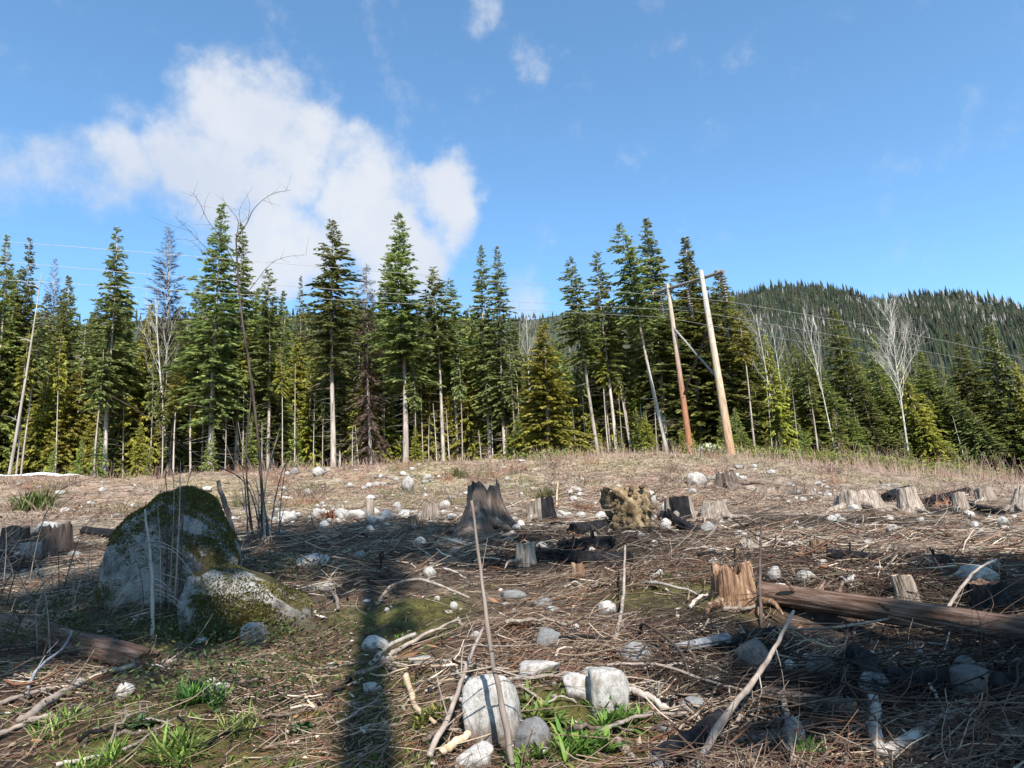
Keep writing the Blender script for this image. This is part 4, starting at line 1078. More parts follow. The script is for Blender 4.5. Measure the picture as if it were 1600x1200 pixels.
# ------------------------------------------------------------------ stumps, logs, root ball
def stump_mesh(seed, r, h, flare=0.9, lobes=5, jag=0.1, tilt=0.0, bark='stump', twist=0.0, hollow=False):
    g = np.random.default_rng(seed)
    na, nh = 44, 16
    a = np.arange(na) * 2 * np.pi / na
    t = np.linspace(0, 1, nh)
    ph = g.uniform(0, 6.28, 4); la = g.uniform(0.6, 1.2, 4)
    jagv = jag * h * (0.7 * noise2(np.cos(a) * 1.6 + seed, np.sin(a) * 1.6, seed) + 0.5 * noise2(np.cos(a) * 9, np.sin(a) * 9, seed + 3))
    V = np.zeros((nh, na, 3))
    for k, tt in enumerate(t):
        e = math.exp(-tt * 3.2)
        lob = sum(la[j] * np.cos((lobes + j - 1) * a + ph[j]) for j in range(2)) * 0.28
        rr = r * (1 + flare * e * (1 + lob * 1.4) + 0.10 * lob * (1 - tt))
        rid = 0.035 * noise2(np.cos(a) * 5 + seed, np.sin(a) * 5 + tt * 1.6, seed) + 0.04 * noise2(np.cos(a) * 14, np.sin(a) * 14 + tt * 2.5, seed + 5)
        rr = rr * (1 + rid * 1.6)
        zz = tt * (h + jagv) - 0.34 * (1 - tt) ** 3
        V[k, :, 0] = rr * np.cos(a + twist * tt) + tilt * tt * h; V[k, :, 1] = rr * np.sin(a + twist * tt); V[k, :, 2] = zz
    i = np.arange(nh - 1)[:, None] * na; j = np.arange(na)[None, :]; j2 = (j + 1) % na
    q = np.stack([i + j, i + j2, i + na + j2, i + na + j], -1).reshape(-1, 4)
    body = mesh('body', V.reshape(-1, 3), quads=q, smooth=False, mat=M[bark])
    # the cut or broken face, dished a little
    top = V[-1] * np.array([1, 1, 1]); cen = top.mean(0)
    rings = [top * [0.995, 0.995, 1] - [0, 0, 0.004], cen + (top - cen) * 0.6 + np.stack([np.zeros(na), np.zeros(na), jag * h * 0.5 * noise2(a * 5, a * 0 + 3, seed) - (0.5 * h if hollow else 0.01)], -1)]
    Vt = np.vstack(rings + [[cen - [0, 0, (0.7 * h if hollow else 0.012)]]])
    jj = np.arange(na); j2 = (jj + 1) % na
    tr = np.concatenate([np.stack([jj, j2, na + j2], -1), np.stack([jj, na + j2, na + jj], -1), np.stack([na + jj, na + j2, np.full(na, 2 * na)], -1)])
    return body, Vt, tr
def put_stump(px, py, w, h, label, bark='stump', cut='cut', seed=None, flare=0.9, jag=0.1, roots=4, tilt=0.0, rootlen=1.0, name='tree_stump', hollow=False, charred=None, lobes=5):
    seed = seed or int(px * 7 + py)
    g = np.random.default_rng(seed)
    p = G(px, py); r = psize(p, w) / 2 / (1 + 0.35 * flare); hh = psize(p, h)
    o = empty(name, (p[0], p[1] + r * 0.6, float(Hh(p[0], p[1] + r * 0.6)) - 0.02), (0, 0, g.uniform(0, 6.28) if not tilt else 0))
    body, Vt, tr = stump_mesh(seed, r, hh, flare, lobes, jag, tilt, bark, hollow=hollow)
    obj('bark', body, o)
    obj('broken_top' if jag > 0.15 else 'cut_face', mesh('cut_face', Vt, tr, mat=M[cut]), o)
    for k in range(roots):
        a = k * 6.28 / max(roots, 1) + g.uniform(-.4, .4); L_ = r * g.uniform(1.2, 2.6) * rootlen
        d = np.array([math.cos(a), math.sin(a), 0]); s = np.array([-d[1], d[0], 0]) * g.uniform(-.3, .3)
        b = r * 1.15
        pts = [d * b * 0.55 + [0, 0, hh * 0.30], d * (b + L_ * 0.3) + s * L_ * 0.3 + [0, 0, hh * 0.10], d * (b + L_ * 0.7) + s * L_ * 0.8 + [0, 0, 0.03], d * (b + L_) + s * L_ * 1.2 + [0, 0, -0.08]]
        v, q = tube_set([(pts, r * 0.32, r * 0.06)], 9, 7)
        obj('root', mesh('root', v, quads=q, smooth=True, mat=M[bark]), o)
    if charred:
        # a burnt crust over one side of the stump
        V = np.array([v.co[:] for v in body.vertices]).reshape(16, 44, 3)
        rz = o.rotation_euler[2]
        a = np.arange(44) * 2 * np.pi / 44
        face = np.cos(a + rz - charred[0]) > math.cos(charred[1])
        idx = np.where(face)[0]
        if face[0] and face[-1]:
            br = np.where(~face)[0]; idx = np.concatenate([np.arange(br[-1] + 1, 44), np.arange(0, br[0])])
        sub = V[1:, idx]; out = sub.copy(); c = np.array([0, 0, 0]); rad = out.copy(); rad[..., 2] = 0
        out = out + unit(rad) * (0.012 + 0.012 * noise3(sub[..., 0] * 20, sub[..., 1] * 20, sub[..., 2] * 12, 3))[..., None]
        nh_, nn = out.shape[:2]
        i = np.arange(nh_ - 1)[:, None] * nn; j = np.arange(nn - 1)[None]
        q = np.stack([i + j, i + j + 1, i + nn + j + 1, i + nn + j], -1).reshape(-1, 4)
        obj('charred_crust', mesh('charred_crust', out.reshape(-1, 3), quads=q, mat=M['char']), o)
    tag(o, label, 'stump')
    return o
put_stump(757, 834, 82, 74, 'tall weathered stump with big splayed roots behind the top of the leaning pole', 'log_v', 'stump', flare=2.3, jag=0.16, roots=7, rootlen=1.0, lobes=3, hollow=True)
put_stump(848, 815, 44, 34, 'half-burnt stump with a black side, left of the root ball', 'stump', 'cut', flare=0.8, jag=0.14, roots=3, charred=(-0.6, 1.1))
put_stump(1066, 812, 52, 34, 'stump with a square black burn on its front, right of the root ball', 'stump', 'cut', flare=0.7, jag=0.05, roots=4, charred=(-1.75, 0.8))
put_stump(1120, 812, 50, 28, 'bleached stump with roots splayed wide like fingers', 'stump', 'stump', flare=1.5, jag=0.2, roots=7, rootlen=1.2)
put_stump(822, 882, 34, 30, 'small pale round-topped stump in the crown shadow', 'stump', 'cut', flare=0.5, jag=0.15, roots=2)
put_stump(1158, 952, 76, 54, 'rotten reddish stump splitting into upright slivers', 'rot', 'rot', flare=0.8, jag=0.42, roots=4, lobes=6)
put_stump(1432, 952, 36, 46, 'short pale cut stump leaning behind the long log', 'stump', 'cut', flare=0.5, jag=0.06, roots=2, tilt=-0.22)
put_stump(1562, 958, 64, 44, 'black charred stump with a reddish top behind the right half of the long log', 'char', 'rot', flare=0.7, jag=0.12, roots=3)
put_stump(1503, 896, 30, 18, 'low orange-brown cut stump above the black stump', 'rot', 'cut', flare=0.2, jag=0.08, roots=1)
put_stump(1350, 797, 72, 30, 'wide low bleached stump in the clearing below the big aspen', 'stump', 'stump', flare=0.9, jag=0.25, roots=4)
put_stump(1428, 806, 36, 42, 'tall flared grey stump below the big white aspen', 'stump', 'stump', flare=1.1, jag=0.08, roots=4)
put_stump(1506, 796, 24, 26, 'small conical cut stump between charred logs', 'stump', 'cut', flare=0.9, jag=0.06, roots=3)
put_stump(1544, 782, 28, 22, 'grey broken stump behind the charred logs at the right', 'stump', 'stump', flare=0.5, jag=0.25, roots=2)
put_stump(1594, 800, 30, 40, 'slanting grey stump at the right edge', 'stump', 'stump', flare=0.9, jag=0.2, roots=4, tilt=0.5)
put_stump(577, 815, 15, 32, 'small weathered post stump in the row of white rocks', 'stump', 'stump', flare=0.3, jag=0.12, roots=0)
put_stump(672, 816, 30, 26, 'low pale broken stump with straggling roots, left of the tall stump', 'stump', 'stump', flare=1.2, jag=0.35, roots=6, rootlen=1.4)
put_stump(645, 826, 22, 16, 'broken bleached stump bristling with slivers at the end of the rock row', 'rot', 'stump', flare=1.0, jag=0.5, roots=5)
put_stump(14, 858, 40, 34, 'dark stump cut off by the left edge', 'twig_dark', 'stump', flare=0.4, jag=0.1, roots=1)
put_stump(72, 872, 56, 40, 'dark broken stump with one tall spike at the left', 'twig_dark', 'twig_dark', flare=0.6, jag=0.5, roots=3)
put_stump(1284, 868, 26, 22, 'small stump, orange on one side and black on the other', 'rot', 'rot', flare=0.3, jag=0.1, roots=1, charred=(0.2, 1.2))
put_stump(1140, 762, 40, 18, 'dark overturned root stump at the top of the bank', 'log_v', 'stump', flare=1.2, jag=0.5, roots=6, rootlen=1.2)
put_stump(1180, 872, 40, 26, 'bleached ragged root stump in the sunlit slash', 'stump', 'stump', flare=0.9, jag=0.55, roots=5, rootlen=1.3)
put_stump(905, 905, 22, 22, 'small reddish broken stump in the crown shadow', 'rot', 'rot', flare=0.4, jag=0.35, roots=2)

def log_obj(name, label, p0, p1, r0, r1, mat='log', cutm='cut', seed=1, bend=0.0, sides=36, rings=40, rough=0.08, cat='log', knots=3, slivers=0):
    """a log from p0 to p1 (metres): bark, two end faces, branch stubs"""
    g = np.random.default_rng(seed)
    p0, p1 = np.asarray(p0, float), np.asarray(p1, float)
    L_ = np.linalg.norm(p1 - p0); d = (p1 - p0) / L_
    up = np.array([0, 0, 1.0]); s = unit(np.cross(up, d)); u = np.cross(d, s)
    t = np.linspace(0, 1, rings); a = np.arange(sides) * 2 * np.pi / sides
    off = bend * np.sin(t * np.pi) + 0.35 * r0 * noise2(t * 4 + seed, t * 0, seed)
    rr = (r0 * (1 - t) + r1 * t)[:, None] * (1 + rough * 1.4 * noise2(np.cos(a)[None] * 3 + np.zeros((rings, 1)), np.sin(a)[None] * 3 + t[:, None] * L_ * 1.2, seed)
                                          + rough * noise2(np.cos(a)[None] * 7 + seed, np.sin(a)[None] * 7 + t[:, None] * L_ * 0.7, seed + 1)
                                          + rough * 0.7 * noise3(np.cos(a)[None] * 14 + seed, np.sin(a)[None] * 14, t[:, None] * L_ * 2.2, seed + 2))
    e = 0.25 * r0 * noise2(a * 2, a * 0, seed + 9)
    V = np.zeros((rings, sides, 3))
    V[..., 0] = t[:, None] * L_; V[0, :, 0] += e; V[-1, :, 0] += e
    V[..., 1] = rr * np.cos(a)[None] + off[:, None]; V[..., 2] = rr * np.sin(a)[None]
    i = np.arange(rings - 1)[:, None] * sides; j = np.arange(sides)[None]; j2 = (j + 1) % sides
    q = np.stack([i + j, i + j2, i + sides + j2, i + sides + j], -1).reshape(-1, 4)
    o = empty(name, p0)
    o.rotation_mode = 'QUATERNION'
    mm = Matrix((d, s, u)).transposed()
    o.rotation_quaternion = mm.to_quaternion()
    obj('bark', mesh('bark', V.reshape(-1, 3), quads=q, smooth=True, mat=M[mat]), o)
    for ring, sg in ((V[0], 1), (V[-1], -1)):
        c = ring.mean(0) + [sg * 0.02, 0, 0]
        jj = np.arange(sides); j2 = (jj + 1) % sides
        tr = np.stack([jj, j2, np.full(sides, sides)], -1)
        obj('end_face', mesh('end_face', np.vstack([ring, [c]]), tr if sg > 0 else tr[:, ::-1], mat=M[cutm]), o)
    for k in range(knots):
        tt = g.uniform(0.1, 0.9); an = g.uniform(0.2, 2.9); rb = r0 * (1 - tt) + r1 * tt
        b = np.array([tt * L_, math.cos(an) * rb * 0.8, math.sin(an) * rb * 0.8]); dd = unit(np.array([g.uniform(-.5, .5), math.cos(an), math.sin(an)]))
        v, q = tube_set([([b, b + dd * rb * g.uniform(0.5, 1.6)], rb * 0.2, rb * 0.1)], 3, 6)
        obj('branch_stub', mesh('branch_stub', v, quads=q, mat=M[mat]), o)
    tag(o, label, cat)
    return o
def lay_log(label, a, b, th0, th1, mat='log', cutm='cut', lift=0.75, seed=None, name='fallen_log', **k):
    """log whose axis lies over pixels a and b of the ground; th: thickness in pixels"""
    p0, p1 = G(*a), G(*b)
    r0, r1 = psize(p0, th0) / 2, psize(p1, th1) / 2
    p0 = p0 + [0, r0 * 0.5, r0 * lift]; p1 = p1 + [0, r1 * 0.5, r1 * lift]
    return log_obj(name, label, p0, p1, r0, r1, mat, cutm, seed or int(a[0] + 3 * a[1]), **k)
lay_log('long brown log stripped of bark, lying across the right half of the slash', (1190, 940), (1660, 1022), 30, 52, 'log', 'cut', 0.8, bend=0.05, rings=60, rough=0.10, knots=5)
lay_log('brown fallen log with peeling bark reaching in from the left edge', (-60, 1000), (232, 1056), 48, 34, 'log', 'rot', 1.1, rings=40, rough=0.16, knots=4)
lay_log('charred log running under the yellow root ball', (896, 838), (1000, 824), 24, 26, 'char', 'char', 0.5)
lay_log('black charred log in the sunlit slash above the pale stump', (1305, 878), (1440, 898), 20, 24, 'char', 'char', 1.0, knots=4)
lay_log('black charred log end continuing right toward the orange stump', (1428, 890), (1482, 884), 26, 22, 'char', 'char', 0.6)
lay_log('long black burnt log lying in the crown shadow', (815, 872), (985, 896), 18, 28, 'char', 'char', 1.0, rough=0.18, knots=5)
lay_log('short thick burnt log chunk at the right end of the crown shadow', (880, 868), (960, 868), 26, 28, 'char', 'char', 0.9, rough=0.2, knots=4)
lay_log('burnt root chunk below the burnt stump', (1040, 822), (1092, 842), 30, 18, 'char', 'rot', 0.5, rough=0.22, knots=4)
lay_log('smooth black log end poking out behind the mossy boulder', (132, 838), (190, 846), 17, 16, 'char', 'char', 0.9, knots=0)
lay_log('thick dark log lying in the shade at the lower right', (1400, 1088), (1660, 1112), 34, 46, 'char', 'char', 1.3, rings=40, knots=3)
lay_log('dark slab of wood propped in the burnt hollow', (1382, 1108), (1350, 1050), 44, 30, 'char', 'bluewood', 1.5, knots=1)
lay_log('pale barkless pole pointing at the camera at the bottom right', (1388, 1235), (1370, 1122), 22, 17, 'snag', 'cut', 3.2, knots=1, rough=0.04)
lay_log('grey pole lying slantwise from the bottom to the dark boulder', (1390, 1215), (1520, 1130), 26, 18, 'snag', 'cut', 2.2, knots=3, rough=0.06)
lay_log('grey-white pole entering from the right edge at the bottom', (1525, 1148), (1660, 1205), 14, 26, 'snag', 'cut', 2.6, knots=2, rough=0.06)
lay_log('weathered dark log under the lower end of the slanting stick', (1040, 1215), (1140, 1140), 34, 26, 'char', 'bluewood', 1.2, knots=2)
lay_log('long dark branch log lying in the burnt hollow', (1200, 1105), (1345, 1140), 20, 26, 'log_v', 'cut', 1.8, knots=3)
lay_log('blue-grey split plank of burnt wood in the middle right slash', (1052, 1036), (1142, 1024), 13, 16, 'bluewood', 'bluewood', 3.0, knots=0, rough=0.14)
lay_log('charred log behind the blue-grey plank', (1120, 1030), (1215, 1004), 24, 20, 'char', 'char', 1.3, knots=3)
lay_log('charred pole sticking up right among the stumps', (1455, 792), (1516, 772), 11, 8, 'char', 'char', 1.6, knots=1)
lay_log('long charred pole lying between the small stumps at the right', (1462, 782), (1568, 806), 9, 9, 'char', 'char', 1.0, knots=2)
lay_log('charred chunk behind the flared grey stump', (1388, 786), (1424, 778), 16, 20, 'char', 'char', 0.9, knots=2)
lay_log('charred stub beside the flared grey stump', (1440, 792), (1462, 786), 14, 10, 'char', 'char', 0.9, knots=2)

# --- overturned root ball
def root_ball():
    p = G(994, 832); w = psize(p, 92) / 2; h = psize(p, 80)
    o = empty('root_ball', (p[0], p[1] + 0.25, p[2]))
    mt, t, b, out = new_mat('yellow_clay')
    co = texco(t)
    c = ramp(t, tnoise(t, 7, 6, 0.7, co), [(0.32, (0.02, 0.014, 0.010)), (0.44, (0.115, 0.074, 0.038)), (0.57, (0.24, 0.170, 0.090)), (0.75, (0.37, 0.305, 0.21))])  # darkest stop puts shaded hollows into the clay colour
    t.links.new(c, b.inputs['Base Color']); b.inputs['Roughness'].default_value = 0.95
    bump(t, b, tnoise(t, 18, 5, 0.7, co), 1.0, 0.04)
    M['clay'] = mt
    CLAYST = [mesh('stone', *rock_shape(450 + i, 2), mat=mt) for i in range(3)]
    V, T = rock_shape(77, 5, cuts=7, rough=0.10, blunt=0.8)
    V = V.copy()
    V *= (1 + 0.09 * noise3(V[:, 0] * 3, V[:, 1] * 3, V[:, 2] * 3, 3) + 0.05 * noise3(V[:, 0] * 9, V[:, 1] * 9, V[:, 2] * 9, 4))[:, None]
    V[:, 0] += -0.25 * V[:, 2]
    V = V * [w * 0.92, 0.42, h * 0.52]; V[:, 2] += h * 0.44
    obj('clay', mesh('clay', V, T, smooth=True, mat=mt), o)
    g = np.random.default_rng(9)
    for k in range(70):
        a = g.uniform(-w * 0.85, w * 0.85); z = g.uniform(0.04, 0.9) * h
        s = 0.018 + 0.055 * g.random() ** 2
        obj('stone', CLAYST[k % 3] if k % 6 else PEBBLES[k % 6], o, (a - 0.25 * (z / h - 0.45) * w, -0.40 + 0.10 * abs(a) / w + g.uniform(0, 0.08), z), tuple(g.uniform(0, 6, 3)), (s, s * 0.8, s * 0.8))
    for k in range(10):
        a = g.uniform(0, 6.28); b0 = np.array([math.cos(a) * w * 0.7, -0.1, h * 0.45 + math.sin(a) * h * 0.4])
        dd = np.array([math.cos(a), g.uniform(-0.6, 0.1), math.sin(a)]); l = g.uniform(0.12, 0.4)
        v, q = tube_set([([b0, b0 + dd * l * .6, b0 + dd * l + g.normal(0, .05, 3)], 0.022, 0.006)], 6, 5)
        obj('root', mesh('root', v, quads=q, mat=M['log_v']), o)
    tag(o, 'overturned root ball of yellow clay studded with stones', 'root ball')
root_ball()

# ------------------------------------------------------------------ power poles and lines
def wood_pole_mat(name, lo, mid, hi):
    mt, t, b, out = new_mat(name)
    co = texco(t)
    g = N(t, 'ShaderNodeSeparateXYZ'); t.links.new(co, g.inputs[0])
    z = N(t, 'ShaderNodeMath', operation='MULTIPLY_ADD'); t.links.new(g.outputs['Z'], z.inputs[0]); z.inputs[1].default_value = 1 / 12.0
    nz = N(t, 'ShaderNodeMath', operation='MULTIPLY'); t.links.new(tnoise(t, 1.0, 4, 0.6, stretch(t, co, (3, 3, 0.5))), nz.inputs[0]); nz.inputs[1].default_value = 0.35
    t.links.new(nz.outputs[0], z.inputs[2])
    c = ramp(t, z.outputs[0], [(0.15, lo), (0.5, mid), (0.85, hi)])
    gr = tmap(t, tnoise(t, 1.0, 6, 0.7, stretch(t, co, (26, 26, 1.2))), 0.32, 0.68, 0.5, 1.3)
    c = tmix(t, 1.0, c, gr, 'MULTIPLY')
    t.links.new(c, b.inputs['Base Color']); b.inputs['Roughness'].default_value = 0.8
    return mt
def power_poles():
    M['pole_near'] = wood_pole_mat('treated_pole_wood', (0.34, 0.20, 0.11), (0.40, 0.30, 0.20), (0.46, 0.42, 0.36))
    M['pole_far'] = wood_pole_mat('reddish_pole_wood', (0.26, 0.105, 0.045), (0.27, 0.13, 0.075), (0.40, 0.32, 0.25))
    M['steel'] = new_mat('galvanised_steel')[0]
    bs = [n for n in M['steel'].node_tree.nodes if n.type == 'BSDF_PRINCIPLED'][0]
    bs.inputs['Base Color'].default_value = (0.32, 0.33, 0.34, 1); bs.inputs['Metallic'].default_value = 0.6; bs.inputs['Roughness'].default_value = 0.5
    M['arm'] = bark_mat('weathered_crossarm', (0.10, 0.085, 0.075), (0.20, 0.18, 0.165), (0.30, 0.28, 0.26), (14, 14, 14), 0.3)
    M['porcelain'] = new_mat('insulator_porcelain')[0]
    bp = [n for n in M['porcelain'].node_tree.nodes if n.type == 'BSDF_PRINCIPLED'][0]
    bp.inputs['Base Color'].default_value = (0.22, 0.20, 0.19, 1); bp.inputs['Roughness'].default_value = 0.25
    Yn, Yf = 36.0, 39.5
    bn = P(1144, 720, Yn); bf = P(1079, 708, Yf); tn = P(1095, 423, Yn); tf = P(1043, 444, Yf)
    bn[2] = float(Hh(bn[0], Yn)) - 0.4; bf[2] = float(Hh(bf[0], Yf)) - 0.4
    o = empty('power_pole_frame', ((bn[0] + bf[0]) / 2, (Yn + Yf) / 2, float(Hh((bn[0] + bf[0]) / 2, (Yn + Yf) / 2))))
    org = np.array(o.location[:])
    def part(name, lines, mat, k=8, sides=12, caps=True, label=None, parent=None):
        b = MB()
        v, q = tube_set(lines, k, sides); b.add(v, quads=q)
        if caps:
            for i in range(len(lines)):
                s0 = i * k * sides; e0 = s0 + (k - 1) * sides
                for st, fl in ((s0, 1), (e0, -1)):
                    b.T.append(np.array([[st, st + j, st + j + 1][::fl] for j in range(1, sides - 1)]))
        V = np.concatenate(b.V) - org
        c = obj(name, mesh(name, V, np.concatenate(b.T) if b.T else None, np.concatenate(b.Q), smooth=not caps, mat=M[mat]), parent or o)
        if label: c['label'] = label
        return c
    near = part('pole', [([bn, (bn + tn) / 2, tn], 0.235, 0.125)], 'pole_near', 12, 16, label='near pole of honey-coloured wood')
    far = part('pole', [([bf, (bf + tf) / 2, tf], 0.20, 0.11)], 'pole_far', 12, 16, label='far pole of reddish wood')
    an = P(1131, 424, Yn - 1.25); af = P(1023, 458, Yf + 1.4)
    sid = np.array([0.14, 0.05, 0])
    part('crossarm', [([an, (an + af) / 2, af], 0.10, 0.10)], 'arm', 4, 8)
    # X brace
    def along(b_, t_, f): return b_ + (t_ - b_) * f
    part('cross_brace', [([along(bf, tf, 0.745), along(bn, tn, 0.41)], 0.065, 0.065)], 'bluewood' if False else 'arm', 4, 8)
    part('cross_brace', [([along(bn, tn, 0.70), along(bf, tf, 0.36)], 0.065, 0.065)], 'twig_dark', 4, 8)
    # insulator strings and conductors
    att = []
    for (px, py, f) in ((1133, 472, 0.02), (1077, 487, 0.5), (1037, 505, 0.9)):
        top = an + (af - an) * f
        Yt = top[1]
        bot = np.array([top[0] + 0.02, Yt, top[2] - 1.75])
        st = part('insulator_string', [([top, bot], 0.02, 0.02)], 'steel', 3, 6, False)
        for k in range(9):
            c = top + (bot - top) * (0.14 + 0.09 * k)
            a = np.arange(10) * 2 * np.pi / 10
            ring = lambda r, z: np.stack([c[0] + r * np.cos(a), c[1] + r * np.sin(a), np.full(10, c[2] + z)], -1)
            V = np.vstack([ring(0.03, 0.05), ring(0.11, 0.0), ring(0.10, -0.025), ring(0.03, -0.03)]) - org
            j = np.arange(10); j2 = (j + 1) % 10
            q = np.concatenate([np.stack([r * 10 + j, r * 10 + j2, r * 10 + 10 + j2, r * 10 + 10 + j], -1)[:, ::-1] for r in range(3)])
            obj('insulator_disc', mesh('insulator_disc', V, quads=q, smooth=True, mat=M['porcelain']), st)
        att.append(bot)
    tag(o, 'two wooden power poles joined by a crossarm and an X brace on the crest', 'power poles')
    # bolts plates where arm meets poles
    for b_, t_ in ((bn, tn), (bf, tf)):
        for f in (0.36, 0.41, 0.70, 0.745, 0.955):
            c = along(b_, t_, f); rad = 0.235 - 0.11 * f
            part('bolt', [([c + [0, -rad - 0.05, 0], c + [0, rad + 0.05, 0]], 0.022, 0.022)], 'steel', 2, 6)
    # conductors: direction square to the crossarm
    wm, t, b, out = new_mat('aluminium_conductor')
    b.inputs['Base Color'].default_value = (0.30, 0.295, 0.28, 1); b.inputs['Metallic'].default_value = 0.3; b.inputs['Roughness'].default_value = 0.45
    left = [((0, 383 - 6), (520, 418)), ((0, 408), (520, 452)), ((0, 437), (520, 468))]
    right = [((1600, 560), (1350, 508)), ((1600, 578), (1350, 532)), ((1600, 596), (1350, 552))]
    names = ['uppermost', 'middle', 'lowest']
    dirx = unit(np.array([-(af - an)[1], (af - an)[0], 0]) * -1.0)
    for i in range(3):
        A = att[i]
        def fit(pix, sgn):
            """horizontal run along the line direction; heights through two seen points"""
            pts = [(0.0, A[2])]
            for (px, py) in pix[::-1]:
                d = ray(px, py)
                # plan intersection of the sight line with the line's vertical plane
                M2 = np.array([[d[0], -dirx[0]], [d[1], -dirx[1]]])
                s_, k_ = np.linalg.solve(M2, A[:2] - CAM[:2])
                pts.append((k_, CAM[2] + d[2] * s_))
            pts = np.array(pts)
            co_ = np.polyfit(pts[:, 0], pts[:, 1], 2)
            return co_, pts[-1, 0]
        cl, kl = fit(left[i], -1); cr, kr = fit(right[i], 1)
        path = []
        for k_ in np.linspace(kl * 1.7, 0, 40)[:-1]: path.append([A[0] + dirx[0] * k_, A[1] + dirx[1] * k_, np.polyval(cl, k_)])
        path.append(list(A))
        for k_ in np.linspace(0, kr * 2.2, 40)[1:]: path.append([A[0] + dirx[0] * k_, A[1] + dirx[1] * k_, np.polyval(cr, k_)])
        path = np.array(path)
        v, q = tubes_vec(path[None], np.full((1, len(path)), 0.0095), 6)
        w = obj('power_line', mesh('power_line', v, quads=q, smooth=True, mat=wm))
        tag(w, names[i] + ' of the three pale power lines crossing the wood', 'power line', 'three power lines')
power_poles()

# ------------------------------------------------------------------ snow left along the crest
def snow():
    mt, t, b, out = new_mat('old_snow')
    c = ramp(t, tnoise(t, 3, 6, 0.65, texco(t)), [(0.3, (0.50, 0.48, 0.46)), (0.6, (0.78, 0.79, 0.80))])
    t.links.new(c, b.inputs['Base Color']); b.inputs['Roughness'].default_value = 0.7
    b.inputs['Subsurface Weight'].default_value = 0.0
    bump(t, b, tnoise(t, 6, 5, 0.6, texco(t)), 0.6, 0.1)
    for (px0, px1, Y, wdt, hgt, lb) in ((-180, 152, 34.6, 1.6, 0.42, 'long bank of old white snow on the crest at the left edge'), (168, 212, 34.8, 0.9, 0.30, 'short tail of snow on the crest right of the long snow bank'),
                                        (-160, 60, 32.2, 0.6, 0.14, 'thin streak of dirty snow below the long snow bank')):
        n, k = 70, 9
        xs = np.linspace(P(px0, 745, Y)[0], P(px1, 745, Y)[0], n)
        V = np.zeros((n, k, 3))
        for j in range(k):
            f = j / (k - 1)
            y = Y + (f - 0.5) * wdt * (1 + 0.3 * noise2(xs * 0.6, xs * 0, 3))
            env = np.clip(np.minimum(xs - xs[0], xs[-1] - xs) / 1.2, 0, 1)
            V[:, j, 0] = xs; V[:, j, 1] = y
            V[:, j, 2] = Hh(xs, y) - 0.04 + (hgt * math.sin(math.pi * f) ** 0.7 + (0.02 if 0 < j < k - 1 else 0)) * env * (0.8 + 0.22 * noise2(xs * 0.7, y * 0.9, 8))
        i = np.arange(n - 1)[:, None] * k; j = np.arange(k - 1)[None]
        q = np.stack([i + j, i + k + j, i + k + j + 1, i + j + 1], -1).reshape(-1, 4)
        o = obj('snow_bank', mesh('snow_bank', V.reshape(-1, 3), quads=q, smooth=True, mat=mt))
        tag(o, lb, 'snow')
snow()

# ------------------------------------------------------------------ branches and sticks one can pick out
def stick_obj(name, label, lines, mat='twig_grey', k=10, sides=7, cat='stick', part_names=None, group=None):
    """lines: list of (points, r0, r1); the first is the stem, others are side twigs (children)"""
    p0 = np.asarray(lines[0][0][0], float)
    o = empty(name, p0)
    for i, l in enumerate(lines):
        pts = np.asarray(l[0], float) - p0
        kq = (k * 2 if i == 0 else max(6, k - 2)); sq = sides if i == 0 else 4
        pth = resample(pts, kq); tq = np.linspace(0, 1, kq); rq = l[1] * (1 - tq) + l[2] * tq
        gq = np.random.default_rng(int(abs(p0[0] * 977 + p0[1] * 131 + i * 17)) + 3)
        kink = gq.normal(0, 1, (kq, 3)); kink[0] = 0; kink = (kink + np.roll(kink, 1, 0)) * 0.5
        v, q = tubes_vec((pth + kink * rq[:, None] * 0.28)[None], (rq * gq.uniform(0.9, 1.12, kq))[None], sq)
        n = len(v); kk = n // (sides if i == 0 else 4); sd = sides if i == 0 else 4
        T = [[(kk - 1) * sd, (kk - 1) * sd + j, (kk - 1) * sd + j + 1] for j in range(1, sd - 1)] + [[0, j + 1, j] for j in range(1, sd - 1)]
        obj('stem' if i == 0 else 'twig', mesh('stem', v, T, q, smooth=True, mat=M[mat]), o)
    tag(o, label, cat, group)
    return o
def gl(pts):
    """ground pixels with a lift in metres -> points"""
    r = []
    for a in pts:
        p = G(a[0], a[1]); p[2] += a[2] if len(a) > 2 else 0.03
        r.append(p)
    return r
def side_twigs(pts, g, n, ln, r):
    out = []
    P_ = resample(pts, 40); d = unit(P_[-1] - P_[0])
    for i in range(n):
        q = P_[int(g.uniform(4, 38))]; dd = unit(g.normal(0, 1, 3) + d * 0.6 + [0, 0, 0.35]); l = ln * g.uniform(0.4, 1.2)
        out.append(([q, q + dd * l * 0.5, q + dd * l + g.normal(0, 0.12 * l, 3)], r, r * 0.35))
    return out
